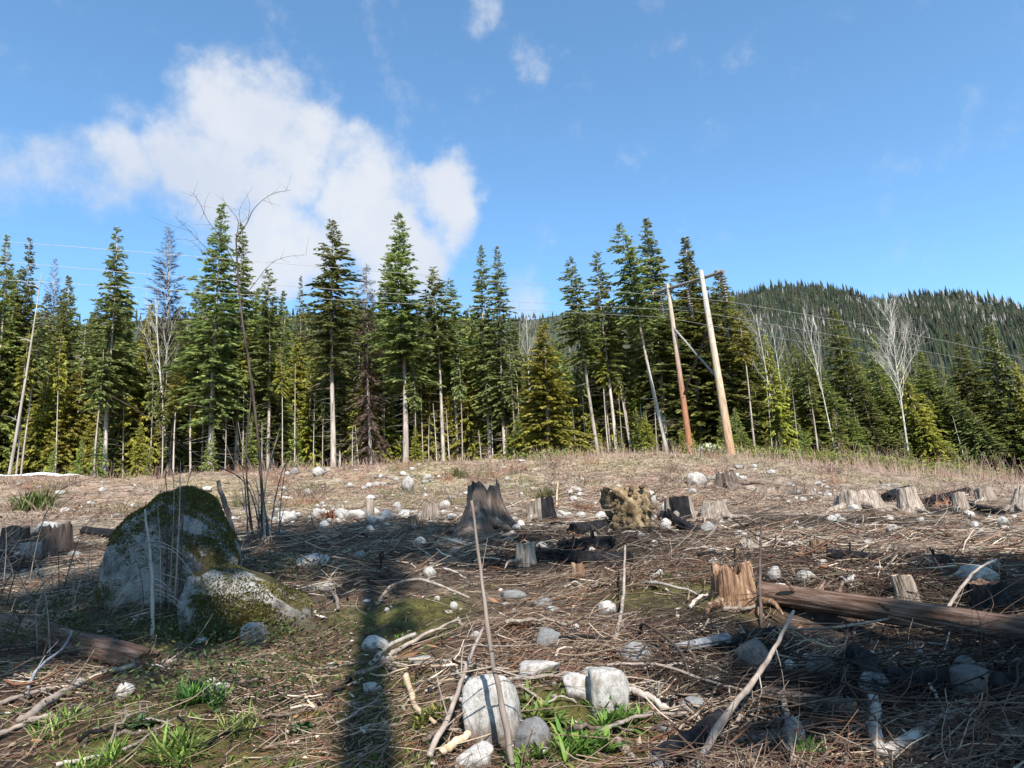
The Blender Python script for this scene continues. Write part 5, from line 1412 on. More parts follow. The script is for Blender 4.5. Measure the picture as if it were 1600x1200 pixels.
def sticks():
    g = np.random.default_rng(21)
    # leaning dead pole in the middle front
    b0 = G(806, 1212); Y0 = b0[1]
    pl = [b0 - [0, 0, 0.1], P(786, 1110, Y0 + 0.02), P(768, 1020, Y0 + 0.05), P(752, 900, Y0 + 0.1), P(737, 782, Y0 + 0.12)]
    tw = [([P(770, 1042, Y0), P(715, 1052, Y0 - 0.05), P(660, 1062, Y0 + 0.05)], 0.006, 0.002), ([P(772, 1045, Y0), P(830, 1060, Y0 + 0.1), P(870, 1050, Y0 + 0.2)], 0.005, 0.002),
          ([P(764, 1010, Y0), P(735, 1008, Y0 - 0.1), P(704, 1022, Y0 - 0.1), P(690, 1060, Y0)], 0.004, 0.0015), ([P(767, 1010, Y0), P(830, 1008, Y0 + 0.1), P(850, 1002, Y0 + 0.2)], 0.004, 0.0015),
          ([P(752, 895, Y0 + 0.1), P(762, 840, Y0 + 0.15)], 0.003, 0.001)]
    stick_obj('leaning_pole', 'tall thin dead pole leaning upright in the middle front', [(pl, 0.019, 0.007)] + tw, 'twig_grey', 16, 8, 'dead pole')
    # long slanting stick at the right of the middle
    b0 = G(1078, 1215); Y1 = b0[1]
    pl = [b0, P(1130, 1125, Y1 + 0.25), P(1180, 1060, Y1 + 0.5), P(1212, 1010, Y1 + 0.7), P(1240, 955, Y1 + 0.9)]
    tw = [([P(1212, 1012, Y1 + 0.7), P(1222, 1050, Y1 + 0.6), P(1228, 1100, Y1 + 0.6)], 0.004, 0.002), ([P(1186, 1055, Y1 + .5), P(1190, 1080, Y1 + .45), P(1184, 1098, Y1 + .45)], 0.005, 0.002), ([P(1175, 1070, Y1 + .5), P(1176, 1100, Y1 + .45)], 0.004, 0.002)]
    stick_obj('slanting_stick', 'long grey stick slanting up to the right over the burnt logs', [(pl, 0.024, 0.010)] + tw, 'twig_grey', 16, 8)
    L_ = [
     ('branch', 'long grey branch lying on the earth at the lower left', [(30, 1140, 0.05), (120, 1092, 0.10), (200, 1062, 0.10), (282, 1040, 0.04)], 14, 7, 'twig_grey', 3),
     ('branch', 'thin pale stick parallel to and above the long grey branch', [(-10, 1112, 0.04), (50, 1098, 0.06), (92, 1084, 0.05)], 7, 6, 'twig_grey', 0),
     ('branch', 'curved blue-grey branch rising left of the peeling log', [(38, 1105, 0.05), (55, 1075, 0.12), (95, 1048, 0.18), (108, 1035, 0.25)], 6, 3, 'bluewood', 1),
     ('branch', 'straight branch at the bottom left edge', [(-10, 1165, 0.04), (60, 1135, 0.05), (110, 1120, 0.05)], 9, 6, 'twig_grey', 0),
     ('branch', 'arched pale stick spanning moss above the leaning pole', [(590, 948, 0.03), (612, 936, 0.14), (660, 936, 0.2), (735, 947, 0.08)], 6, 4, 'stump', 2),
     ('branch', 'bent pale branch below the right end of the low boulder', [(500, 932, 0.08), (520, 940, 0.10), (530, 960, 0.05)], 8, 5, 'stump', 1),
     ('branch', 'grey stick crossing the moss right of the low boulder', [(440, 967, 0.04), (495, 966, 0.06)], 7, 6, 'snag', 0),
     ('branch', 'broken grey branch in the shadow strip pointing right', [(580, 1045, 0.03), (610, 1028, 0.10), (650, 1006, 0.08)], 8, 6, 'snag', 1),
     ('branch', 'thick short broken stick beside the shadow strip', [(598, 1042, 0.05), (618, 1056, 0.03)], 12, 10, 'stump', 0),
     ('branch', 'curved yellow bare stick right of the shadow strip', [(634, 1085, 0.12), (650, 1120, 0.06), (680, 1140, 0.03)], 10, 6, 'cut', 0),
     ('branch', 'straight split yellow stick at the bottom beside the large pale rock', [(690, 1198, 0.06), (733, 1166, 0.06)], 13, 12, 'cut', 0),
     ('branch', 'dark forked branch leaning on the large pale rock', [(672, 1200, 0.05), (715, 1140, 0.18), (735, 1105, 0.28), (760, 1068, 0.36)], 10, 5, 'twig_grey', 4),
     ('branch', 'grey stick lying below the tall rounded rock', [(975, 1090, 0.05), (1010, 1105, 0.06), (1048, 1122, 0.04)], 13, 9, 'snag', 1),
     ('branch', 'long brown stick crossing in front of the tall rounded rock', [(930, 1160, 0.04), (1000, 1142, 0.08), (1075, 1130, 0.05)], 7, 5, 'twig_grey', 1),
     ('branch', 'pale stick at the bottom right of the green plants', [(965, 1170, 0.04), (992, 1198, 0.03)], 13, 9, 'stump', 0),
     ('branch', 'thin stick from the tall rounded rock to the middle twigs', [(950, 1062, 0.1), (1030, 1066, 0.12), (1110, 1085, 0.08), (1165, 1092, 0.05)], 5, 4, 'twig_grey', 3),
     ('branch', 'dark thin stem standing slantwise over the middle twigs', [(1000, 1000, 0.05), (1015, 1030, 0.25), (1065, 1060, 0.2), (1080, 1072, 0.05)], 5, 4, 'twig_dark', 2),
     ('branch', 'pale upright sapling stick in the middle of the slash', [(962, 1000, 0.0), (975, 960, 0.12), (983, 910, 0.4)], 8, 3, 'twig_grey', 3),
     ('branch', 'dark leaning stick right of the rotten stump', [(1190, 985, 0.0), (1195, 950, 0.3), (1202, 900, 0.6)], 6, 3, 'twig_dark', 6),
     ('branch', 'crooked bare branch leaning over the long log at the right', [(1475, 985, 0.1), (1530, 952, 0.3), (1572, 935, 0.35)], 6, 3, 'twig_grey', 3),
     ('branch', 'splintered orange stick in front of the long log', [(1432, 1040, 0.05), (1442, 1046, 0.03), (1462, 1055, 0.02)], 8, 4, 'rot', 0),
     ('branch', 'white splinter beside the splintered orange stick', [(1440, 1036, 0.08), (1460, 1048, 0.05), (1480, 1050, 0.03)], 6, 3, 'bluewood', 0),
     ('branch', 'pale thin pole in front of the dark boulder slanting left', [(1462, 1115, 0.16), (1490, 1150, 0.05)], 5, 5, 'twig_grey', 0),
     ('branch', 'thin blue-white stick left of the pale barkless pole', [(1328, 1112, 0.08), (1345, 1135, 0.06), (1362, 1162, 0.04)], 5, 4, 'bluewood', 0),
     ('branch', 'twisted grey branch at the bottom beside the grass tuft', [(1228, 1120, 0.1), (1236, 1160, 0.08), (1242, 1210, 0.05)], 9, 10, 'twig_grey', 3),
     ('branch', 'long thin arched stem across the burnt hollow', [(1215, 1000, 0.1), (1270, 1022, 0.18), (1340, 1027, 0.22), (1400, 1005, 0.2)], 4, 3, 'twig_grey', 2),
     ('branch', 'grey twiggy branch in the right slash below the long log', [(1380, 1030, 0.05), (1450, 1027, 0.10), (1530, 1036, 0.05)], 5, 4, 'twig_grey', 4),
     ('branch', 'pale branch at the right edge below the long log', [(1555, 1018, 0.05), (1610, 1028, 0.05)], 9, 10, 'snag', 0),
     ('branch', 'long pale stick in the sunlit slash left of the black charred log', [(1208, 848, 0.05), (1250, 868, 0.06)], 5, 4, 'stump', 1),
     ('branch', 'thin pale stick standing beside the half-burnt stump', [(869, 795, 0.0), (873, 768, 0.35)], 4, 3, 'cut', 0),
     ('branch', 'bleached branch lying below the bleached ragged root stump', [(1135, 905, 0.03), (1190, 885, 0.08)], 5, 4, 'stump', 3),
     ('branch', 'pale curved root lying before the rotten stump', [(1130, 958, 0.03), (1165, 962, 0.06), (1205, 955, 0.05)], 7, 5, 'stump', 1),
    ]
    for (nm, lb, px, t0, t1, mt, tw) in L_:
        pts = gl(px)
        r0 = psize(pts[0], t0) / 2; r1 = psize(pts[-1], t1) / 2
        ln = np.linalg.norm(np.array(pts[-1]) - pts[0])
        stick_obj(nm, lb, [(pts, r0, r1)] + side_twigs(pts, g, tw, ln * 0.3, min(r0, r1) * 0.45), mt, 12, 7, 'branch')
    # small white dead sapling before the boulders
    b0 = G(238, 998); Y2 = b0[1]
    pl = [b0, P(238, 930, Y2), P(234, 860, Y2 + 0.02), P(226, 796, Y2 + 0.02)]
    tw = []
    for k in range(22):
        y = g.uniform(840, 960); s = g.choice([-1, 1, -1]); l = g.uniform(25, 75)
        a = P(236, y, Y2); tw.append(([a, P(236 + s * l * .5, y + l * .15, Y2 - g.uniform(-.3, .3)), P(236 + s * l, y + l * g.uniform(.25, .9), Y2 - g.uniform(-.5, .5))], 0.004, 0.0015))
    stick_obj('dead_sapling', 'small whitish dead sapling with drooping twigs before the mossy boulder', [(pl, 0.021, 0.010)] + tw, 'snag', 12, 8, 'dead sapling')
sticks()

# ------------------------------------------------------------------ bare saplings by the boulder
def saplings():
    g = np.random.default_rng(31)
    Y = G(408, 850)[1]
    base = G(410, 850)
    def Q(px, py, dy=0.0): return P(px, py, Y + dy)
    trunk = [base - [0, 0, 0.1], Q(408, 740), Q(398, 640), Q(388, 560, .05), Q(376, 480, .08), Q(371, 420, .1), Q(369, 372, .1)]
    br = [([Q(369, 372, .1), Q(385, 350), Q(398, 325, -.1), Q(425, 303, -.15), Q(455, 297, -.2)], .013, .003),
          ([Q(369, 372, .1), Q(372, 345, .2), Q(358, 325, .3), Q(346, 308, .4)], .009, .003),
          ([Q(371, 420, .1), Q(345, 372, .3), Q(325, 345, .5), Q(308, 310, .6), Q(296, 298, .7)], .010, .002),
          ([Q(372, 430, .1), Q(330, 395, -.2), Q(295, 360, -.4), Q(270, 335, -.5)], .009, .002),
          ([Q(376, 470, .1), Q(400, 440, -.1), Q(420, 415, -.2), Q(445, 402, -.25), Q(478, 398, -.3)], .009, .002),
          ([Q(375, 450, .1), Q(340, 420, .3), Q(300, 378, .5), Q(270, 374, .6)], .006, .002),
          ([Q(388, 340, -.05), Q(390, 320), Q(384, 298, .1)], .005, .0015), ([Q(410, 312, -.1), Q(425, 318, -.1), Q(438, 322, -.1)], .004, .0015),
          ([Q(300, 362, .3), Q(262, 350, .4), Q(235, 338, .5)], .004, .0015), ([Q(318, 335, .5), Q(322, 312, .5), Q(330, 298, .5)], .004, .0015),
          ([Q(378, 360, .1), Q(374, 330, .2), Q(384, 310, .3), Q(396, 290, .3)], .005, .0015)]
    extra = []
    for l in br[:6]:
        R_ = resample(l[0], 30)
        for k in range(9):
            q = R_[g.integers(8, 30)]; dd = unit(g.normal(0, 1, 3) + [0, 0, 0.3]); ln = g.uniform(0.12, 0.4)
            extra.append(([q, q + dd * ln * .5, q + dd * ln + g.normal(0, .04, 3)], .003, .001))
    o = stick_obj('bare_sapling', 'tall thin dark bare sapling forking high against the cloud', [(trunk, .030, .014)] + br + extra, 'twig_dark', 20, 7, 'sapling')
    # clump of stems beside it
    stems = [([G(415, 855), Q(412, 790), Q(420, 730), Q(440, 660)], .016, .004), ([G(398, 850), Q(388, 780), Q(385, 690, .2), Q(392, 610, .3), Q(380, 520, .3)], .018, .004),
             ([G(420, 850), Q(428, 790, .1), Q(440, 740, .2), Q(452, 715, .2)], .012, .003), ([G(405, 850), Q(402, 760), Q(380, 700), Q(372, 660)], .010, .003),
             ([G(430, 858), Q(440, 810), Q(452, 770)], .008, .003), ([G(410, 856), Q(405, 800), Q(392, 760), Q(378, 745)], .008, .003)]
    for k in range(9):
        x0 = g.uniform(385, 440); dx = g.uniform(-45, 55); hh_ = g.uniform(60, 190)
        stems.append(([G(x0, 850 + g.uniform(-6, 12)), Q(x0 + dx * .3, 840 - hh_ * .5, g.uniform(-.2, .3)), Q(x0 + dx, 840 - hh_, g.uniform(-.3, .5))], g.uniform(.005, .011), .002))
    for i, st in enumerate(stems):
        tw = side_twigs(st[0], g, 7, 0.35, .003)
        stick_obj('bare_shoot', 'bare dark stem sprouting from the clump at the foot of the tall sapling', [(st[0], st[1] * 1.35, st[2] * 1.2)] + tw, 'twig_dark' if i % 3 else 'twig_grey', 12, 6, 'bare stem', group='bare stems at the foot of the tall sapling')
    # long branch arching down to the left
    Yb = Y - 0.6
    pts = [P(408, 835, Y), P(392, 770, Y - .2), P(372, 745, Y - .3), P(335, 725, Yb), P(275, 690, Yb), P(235, 655, Yb), P(180, 622, Yb), P(150, 612, Yb)]
    stick_obj('arching_branch', 'long dark bare branch arching out left from the sapling clump', [(pts, .014, .004)] + side_twigs(pts, g, 8, .35, .003), 'twig_dark', 20, 6, 'branch')
    # broken brown post leaning right behind the boulder
    p0 = G(372, 880); stick_obj('broken_post', 'broken brown dead stem leaning beside the domed boulder', [([p0, P(362, 830, p0[1]), P(352, 790, p0[1] + .05), P(341, 752, p0[1] + .1)], .055, .030)], 'log_v', 12, 9, 'dead stem')
    # thin stems growing before and above the boulder
    Yc = G(270, 950)[1] - 0.1
    for i, (x0, y0, x1, y1, x2, y2, r) in enumerate(((262, 900, 262, 800, 258, 735, .016), (276, 905, 280, 810, 282, 720, .018), (290, 880, 285, 800, 300, 730, .013), (255, 900, 250, 850, 246, 790, .010), (300, 880, 306, 830, 318, 770, .010), (268, 890, 272, 770, 262, 700, .010),
                                                     (284, 860, 292, 760, 322, 715, .009))):
        p0 = P(x0, y0, Yc); gz = float(Hh(p0[0], Yc)); p0[2] = gz
        pts = [p0, P(x1, y1, Yc), P(x2, y2, Yc + .1)]
        stick_obj('bare_shoot', 'thin bare stem growing up before the domed boulder', [(pts, r * .65, r * .22)] + side_twigs(pts, g, 7, .35, .0025), 'twig_grey' if i % 2 else 'twig_dark', 10, 6, 'bare stem', group='bare stems before the domed boulder')
    # brambles at the left edge
    for i in range(34):
        x = g.uniform(-30, 230); y = g.uniform(890, 1050); p0 = G(x, y)
        d = np.array([g.uniform(-.5, .6), g.uniform(-.2, .3), 0]); h = g.uniform(.35, 1.1)
        pts = [p0, p0 + d * .3 * h + [0, 0, h * .5], p0 + d * .8 * h + [0, 0, h * .85], p0 + d * 1.5 * h + [0, 0, h * g.uniform(.6, 1.1)]]
        stick_obj('bramble', 'thin dark bare bramble arching in the shade at the left', [(pts, .007, .002)] + side_twigs(pts, g, 6, .4, .0025), 'twig_dark' if i % 2 else 'twig_grey', 9, 5, 'bramble', group='bare brambles at the left edge')
    p0 = G(85, 850)
    pts = [p0, P(65, 760 + 60, p0[1] - 2), P(80, 790, p0[1] - 2.2), P(100, 762, p0[1] - 2.3), P(150, 745, p0[1] - 2.4)]
    pts[0] = G(40, 930)
    stick_obj('bare_shoot', 'thin dark stem curving up over the white rock at the left', [(pts, .009, .003)] + side_twigs(pts, g, 4, .3, .0025), 'twig_dark', 14, 6, 'bare stem')
saplings()

# ------------------------------------------------------------------ slash: uncountable twigs, chips, grass
def fan(g, n, r0, r1, a0=-46, a1=46):
    """points spread evenly over the view of the slope: more per square metre where it is near"""
    r = r0 * (r1 / r0) ** g.random(n); a = np.radians(g.uniform(a0, a1, n))
    return r * np.sin(a), r * np.cos(a)
def pick(g, n, cols, jit=0.25):
    c = np.array(cols)[g.integers(0, len(cols), n)]
    return c * g.uniform(1 - jit, 1 + jit, (n, 1))
TW = [(0.125, 0.080, 0.052), (0.19, 0.135, 0.092), (0.090, 0.052, 0.033), (0.31, 0.235, 0.16), (0.045, 0.030, 0.022), (0.14, 0.062, 0.034), (0.17, 0.125, 0.092)]
TWL = [(0.30, 0.235, 0.175), (0.22, 0.165, 0.12), (0.40, 0.325, 0.25), (0.15, 0.105, 0.075), (0.07, 0.050, 0.038), (0.19, 0.105, 0.066)]
def bed(x, y):
    """how much slash lies here"""
    d = 0.5 + 1.5 * fbm2(x / 1.1, y / 0.9, 4, 61)
    d = d * (1 - 0.75 * patch(x, y, EARTH, 51)) * (1 - 0.35 * patch(x, y, MOSS, 53))
    left = sstep(0.5, -1.5, x) * (1 - sstep(8, 11, y))
    return np.clip(d * (1 - 0.25 * left), 0.05, 1)
def twig_mesh(g, n, r0, r1, ln, rad, cols, k, lift, curl, rise, name, a0=-46, a1=46, thick_with_r=0.0):
    x, y = fan(g, n, r0, r1, a0, a1)
    keep = g.random(n) < bed(x, y); x, y = x[keep], y[keep]; n = len(x)
    L_ = ln[0] + (ln[1] - ln[0]) * g.random(n) ** 2.2
    a = g.normal(0.25, 0.75, n) + (g.random(n) < 0.35) * g.uniform(0, 3.14, n)
    d = np.stack([np.cos(a), np.sin(a), np.zeros(n)], -1); s = np.stack([-np.sin(a), np.cos(a), np.zeros(n)], -1)
    u = np.linspace(-0.5, 0.5, k)[None, :, None]
    cu = (curl * g.normal(size=n) * L_)[:, None, None]; cu2 = (curl * 0.7 * g.normal(size=n) * L_)[:, None, None]
    p = np.stack([x, y, np.zeros(n)], -1)[:, None, :] + d[:, None, :] * (L_[:, None, None] * u) + s[:, None, :] * (cu * (u ** 2 - 0.08) * 4 + cu2 * (u ** 3) * 8)
    z0 = Hh(p[..., 0], p[..., 1])
    zl = 0.5 * z0 + 0.5 * np.linspace(0, 1, k)[None] * (z0[:, -1:] - z0[:, :1]) + 0.5 * z0[:, :1]
    p[..., 2] = zl + (lift * g.random(n) ** 2)[:, None] + 0.006 + (rise * g.normal(size=n) ** 2 * L_)[:, None] * (np.linspace(0, 1, k)[None] ** 1.5) + (0.15 * rise * L_ * g.random(n))[:, None] * (1 - (2 * u[..., 0]) ** 2)
    r = rad[0] + (rad[1] - rad[0]) * g.random(n) ** 2
    r = r * (1 + thick_with_r * (np.hypot(x, y) / r0 - 1))
    rr = r[:, None] * np.linspace(1.0, 0.45, k)[None]
    V, q = tubes_vec(p, rr, 3)
    c = pick(g, n, cols)
    burn = patch(x, y, CHAR, 57)
    c = c * (1 - 0.75 * burn[:, None])
    return V, q, np.repeat(c, k * 3, 0)
def litter():
    g = np.random.default_rng(41)
    b = MB()
    V, q, c = twig_mesh(g, 7000, 3.0, 14, (0.2, 1.2), (0.0018, 0.006), TW, 7, 0.08, 0.16, 0.05, 'a'); b.add(V, quads=q, col=c)
    V, q, c = twig_mesh(g, 64000, 3.0, 16, (0.04, 0.38), (0.0015, 0.0055), TW, 3, 0.05, 0.10, 0.07, 'b'); b.add(V, quads=q, col=c)
    # deep slash in the right half
    V, q, c = twig_mesh(g, 4500, 3.5, 12, (0.25, 1.1), (0.002, 0.007), TW, 7, 0.14, 0.18, 0.06, 'c', 4, 46); b.add(V, quads=q, col=c)
    DK = [(0.07, 0.046, 0.032), (0.05, 0.034, 0.026), (0.11, 0.075, 0.052), (0.20, 0.15, 0.11), (0.085, 0.042, 0.026)]
    V, q, c = twig_mesh(g, 11000, 3.5, 9.5, (0.15, 0.9), (0.002, 0.008), DK, 5, 0.18, 0.16, 0.06, 'f', 8, 46); b.add(V, quads=q, col=c)
    V, q, c = twig_mesh(g, 9000, 8.5, 16, (0.15, 0.9), (0.003, 0.010), DK, 4, 0.12, 0.14, 0.06, 'h', -30, 20); b.add(V, quads=q, col=c)
    o = obj('twig_litter', b.mesh('twig_litter', M['litter'])); tag(o, 'tangle of fallen twigs covering the near slope', 'twigs', kind='stuff')
    b = MB()
    V, q, c = twig_mesh(g, 60000, 10, 30, (0.12, 0.9), (0.004, 0.012), TWL, 3, 0.06, 0.08, 0.04, 'd'); b.add(V, quads=q, col=c)
    V, q, c = twig_mesh(g, 6000, 10, 24, (0.5, 1.8), (0.006, 0.014), TWL, 4, 0.10, 0.08, 0.05, 'e', 2, 46); b.add(V, quads=q, col=c)
    o = obj('slash_litter', b.mesh('slash_litter', M['litter'])); tag(o, 'sun-bleached slash of sticks covering the middle of the clearing', 'slash', kind='stuff')
    # tangled heaps of brushwood
    heaps = [(700, 872), (770, 858), (905, 862), (985, 905), (1085, 885), (1235, 880), (1300, 905), (1400, 912), (1475, 902), (1560, 880), (1120, 1005), (1235, 1010), (1330, 1030), (1430, 1040), (1540, 1040),
             (665, 1065), (1010, 1090), (1160, 1120), (1290, 1150), (1470, 1150), (1570, 1160), (560, 905), (480, 860), (1190, 835), (1320, 840), (1460, 845), (890, 1005), (100, 1090), (440, 1100), (1090, 1180)]
    P_, R_, C_ = [], [], []
    for (hx, hy) in heaps:
        c0 = G(hx, hy); n = 90; rad = psize(c0, 62) * g.uniform(.7, 1.3); hgt = min(.32, rad * .38)
        rr = rad * np.sqrt(g.random(n)); an = g.uniform(0, 6.28, n)
        x = c0[0] + rr * np.cos(an) * 1.5; y = c0[1] + rr * np.sin(an); L_ = rad * g.uniform(.4, 1.5, n)
        a = g.normal(.2, .8, n); d = np.stack([np.cos(a), np.sin(a), g.normal(.08, .28, n)], -1)
        z = Hh(x, y) + hgt * (1 - (rr / rad) ** 2) * g.random(n)
        uu = np.linspace(-.5, .5, 5)[None, :, None]
        pth = np.stack([x, y, z], -1)[:, None, :] + d[:, None, :] * L_[:, None, None] * uu + (g.normal(0, .10, (n, 1, 3)) * L_[:, None, None]) * (uu ** 2 * 4) + g.normal(0, .012, (n, 5, 3)) * L_[:, None, None]
        pth[..., 2] = np.maximum(pth[..., 2], Hh(pth[..., 0], pth[..., 1]) + 0.005)
        P_.append(pth); R_.append((0.003 + 0.011 * g.random(n) ** 2.5)[:, None] * (.6 + rad) * np.linspace(1, .5, 5)[None]); C_.append(np.repeat(pick(g, n, TW + TWL[:3] + DK), 20, 0))
    V, q = tubes_vec(np.concatenate(P_), np.concatenate(R_), 4)
    o = obj('brushwood_heaps', mesh('brushwood_heaps', V, quads=q, col=np.concatenate(C_), mat=M['litter'])); tag(o, 'tangled heaps of dead brushwood across the slash', 'brushwood', kind='stuff')
    # chips and flakes of bark
    n = 30000
    x, y = fan(g, n, 3.0, 32); keep = g.random(n) < bed(x, y) + 0.1; x, y = x[keep], y[keep]; n = len(x)
    sz = (0.015 + 0.05 * g.random(n) ** 2) * (0.7 + np.hypot(x, y) / 18)
    a = g.uniform(0, 6.28, n); d = np.stack([np.cos(a), np.sin(a), g.normal(0, .3, n)], -1)
    pos = np.stack([x, y, Hh(x, y) + 0.012], -1)
    V, T = tri_diamonds(pos, unit(d), sz * g.uniform(.3, .8, n), sz * g.uniform(1.2, 3, n), unit(np.array([0, 0, 1.0]) + g.normal(0, .45, (n, 3))), g)
    c = pick(g, n, TW + [(0.42, 0.34, 0.25), (0.46, 0.40, 0.33), (0.30, 0.15, 0.08)])
    c = c * (1 - 0.7 * patch(x, y, CHAR, 57)[:, None])
    o = obj('bark_chips', mesh('bark_chips', V, T, col=np.repeat(c, 4, 0), mat=M['litter'])); tag(o, 'bark chips and splinters strewn over the slope', 'bark chips', kind='stuff')
    # pebbles
    n = 4200
    x, y = fan(g, n, 3.2, 34); w = (0.12 + 0.88 * sstep(0.0, 0.3, fbm2(x / 2.0, y / 1.6, 3, 71))) * (0.12 + 0.88 * sstep(9, 13, y)); keep = g.random(n) < w; x, y = x[keep], y[keep]; n = len(x)
    V0, T0 = rock_shape(900, 1, cuts=3); s = (0.014 + 0.055 * g.random(n) ** 3) * (0.7 + np.hypot(x, y) / 15)
    ang = g.uniform(0, 6.28, n); ca, sa = np.cos(ang), np.sin(ang)
    Vr = np.stack([V0[None, :, 0] * ca[:, None] - V0[None, :, 1] * sa[:, None], V0[None, :, 0] * sa[:, None] + V0[None, :, 1] * ca[:, None], V0[None, :, 2] * g.uniform(.5, .9, (n, 1))], -1) * s[:, None, None]
    Vr += np.stack([x, y, Hh(x, y) + s * 0.2], -1)[:, None, :]
    T = (T0[None] + (np.arange(n) * len(V0))[:, None, None]).reshape(-1, 3)
    c = pick(g, n, [(0.30, 0.28, 0.25), (0.20, 0.18, 0.155), (0.24, 0.20, 0.16), (0.38, 0.355, 0.32)])
    o = obj('gravel', mesh('gravel', Vr.reshape(-1, 3), T, col=np.repeat(c, len(V0), 0), mat=M['litter'])); tag(o, 'gravel scattered over the clearing', 'gravel', kind='stuff')
litter()

def blades(g, x, y, ln, w, cols, up, name, label, cat, mat='grass', zoff=0.0):
    n = len(x)
    d = unit(np.stack([g.normal(0, 1, n), g.normal(0, 1, n), up * np.ones(n) + g.normal(0, 0.3, n)], -1))
    pos = np.stack([x, y, Hh(x, y) - 0.01 + zoff * g.random(n)], -1)
    V, T = tri_diamonds(pos, d, w * g.uniform(.6, 1.4, n), ln * g.uniform(.4, 1.3, n), unit(g.normal(size=(n, 3))), g)
    o = obj(name, mesh(name, V, T, col=np.repeat(cols, 4, 0), mat=M[mat])); tag(o, label, cat, kind='stuff')
def ground_cover():
    g = np.random.default_rng(51)
    # dry grass and dead bracken on the bank
    n = 80000
    x, y = fan(g, n, 16.5, 43)
    w = sstep(16.5, 19, y + 2 * fbm2(x / 1.7, y / 1.7, 3, 41)) * (0.25 + 0.9 * sstep(-0.3, 0.35, fbm2(x / 2.2, y / 2.2, 3, 81))) * (1 - 0.5 * sstep(4, 14, x) * (1 - sstep(26, 33, y)))
    k = g.random(n) < w; x, y = x[k], y[k]; n = len(x)
    zone = fbm2(x / 3.0, y / 3.0, 3, 83) + 0.25 * g.normal(size=n)
    c = np.where((zone > 0.1)[:, None], pick(g, n, [(0.34, 0.26, 0.17), (0.26, 0.19, 0.12), (0.24, 0.20, 0.10), (0.12, 0.085, 0.06)]), pick(g, n, [(0.24, 0.15, 0.105), (0.16, 0.092, 0.064), (0.33, 0.24, 0.185), (0.10, 0.062, 0.046)]))
    green = (fbm2(x / 2.5, y / 2.5, 3, 85) > 0.38)[:, None]
    c = np.where(green, pick(g, n, [(0.17, 0.18, 0.06), (0.24, 0.21, 0.09)]), c)
    blades(g, x, y, 0.07 + 0.0028 * y, 0.022 + 0.0006 * y, c, 0.45, 'dry_grass', 'dry grass and dead bracken covering the bank', 'dry grass')
    # moss and small weeds in front
    n = 36000
    x, y = fan(g, n, 3.2, 15)
    k = g.random(n) < patch(x, y, MOSS, 53) * np.clip(0.55 + fbm2(x / .35, y / .35, 3, 91), 0, 1); x, y = x[k], y[k]; n = len(x)
    c = pick(g, n, [(0.095, 0.085, 0.022), (0.13, 0.12, 0.028), (0.075, 0.085, 0.02), (0.16, 0.12, 0.035)])
    blades(g, x, y, 0.045, 0.016, c, 0.9, 'moss_carpet', 'olive moss creeping over the near slope', 'moss')
    n = 24000
    x, y = fan(g, n, 3.2, 14)
    wl = (sstep(0.42, 0.75, fbm2(x / 0.55, y / 0.55, 3, 95) + 0.30 * patch(x, y, MOSS, 53) + 0.28 * sstep(0.3, -1.2, x) * (1 - sstep(8.5, 10.5, y))))
    k = g.random(n) < wl; x, y = x[k], y[k]; n = len(x)
    c = pick(g, n, [(0.085, 0.135, 0.022), (0.12, 0.17, 0.03), (0.06, 0.095, 0.02), (0.16, 0.18, 0.04)])
    blades(g, x, y, 0.06, 0.011, c, 1.0, 'weeds', 'small green weeds sprouting through the slash', 'weeds', zoff=0.05)
    # leafy undergrowth around the boulders, in the shade
    n = 9000
    cx = np.array([G(120, 960)[:2], G(300, 1000)[:2], G(420, 1010)[:2], G(60, 1010)[:2], G(340, 1070)[:2], G(440, 900)[:2]])
    i = g.integers(0, len(cx), n); x = cx[i, 0] + g.normal(0, .55, n); y = cx[i, 1] + g.normal(0, .35, n)
    c = pick(g, n, [(0.040, 0.062, 0.02), (0.06, 0.085, 0.022), (0.035, 0.045, 0.018), (0.085, 0.075, 0.026), (0.06, 0.045, 0.03)])
    blades(g, x, y, 0.05, 0.018, c, 0.5, 'undergrowth', 'dark leafy undergrowth around the mossy boulders', 'undergrowth', zoff=0.24)
    # bare reddish brush along the crest
    n = 9000
    px = g.uniform(-200, 1800, n)
    dens = np.interp(px, [-200, 100, 250, 400, 600, 800, 850, 980, 1040, 1180, 1230, 1600, 1800], [.25, .25, .5, .5, .35, .45, .8, .9, .6, .8, 1, 1, 1])
    k = g.random(n) < dens; px = px[k]; n = len(px)
    Yb = np.where(px > 1180, g.uniform(32, 43, n), g.uniform(33, 41, n))
    ci = np.round(px / 14) ; Yb = Yb + 0.0
    ray_x = np.array([P(p_, 725, 1.0)[0] for p_ in px])
    x = ray_x * Yb; y = Yb
    h = (0.25 + 0.9 * g.random(n) ** 1.5) * np.interp(px, [0, 400, 800, 900, 1000, 1200, 1400, 1600], [.7, .9, .8, 1.0, .8, 1.1, 1.7, 1.5])
    h *= np.clip(0.6 + 1.1 * fbm2(x / 1.2, y / 1.2, 2, 97), .25, 1.5)
    u = np.linspace(0, 1, 4)[None, :]
    lx, ly = g.normal(0, .28, n) * h, g.normal(0, .28, n) * h
    pth = np.stack([x[:, None] + lx[:, None] * u ** 1.5, y[:, None] + ly[:, None] * u ** 1.5, (Hh(x, y) - .03)[:, None] + h[:, None] * u], -1)
    V, q = tubes_vec(pth, np.broadcast_to(np.linspace(0.011, 0.004, 4)[None], (n, 4)), 3)
    c = np.repeat(pick(g, n, [(0.22, 0.135, 0.10), (0.16, 0.088, 0.072), (0.28, 0.20, 0.155), (0.20, 0.155, 0.125)]), 12, 0)
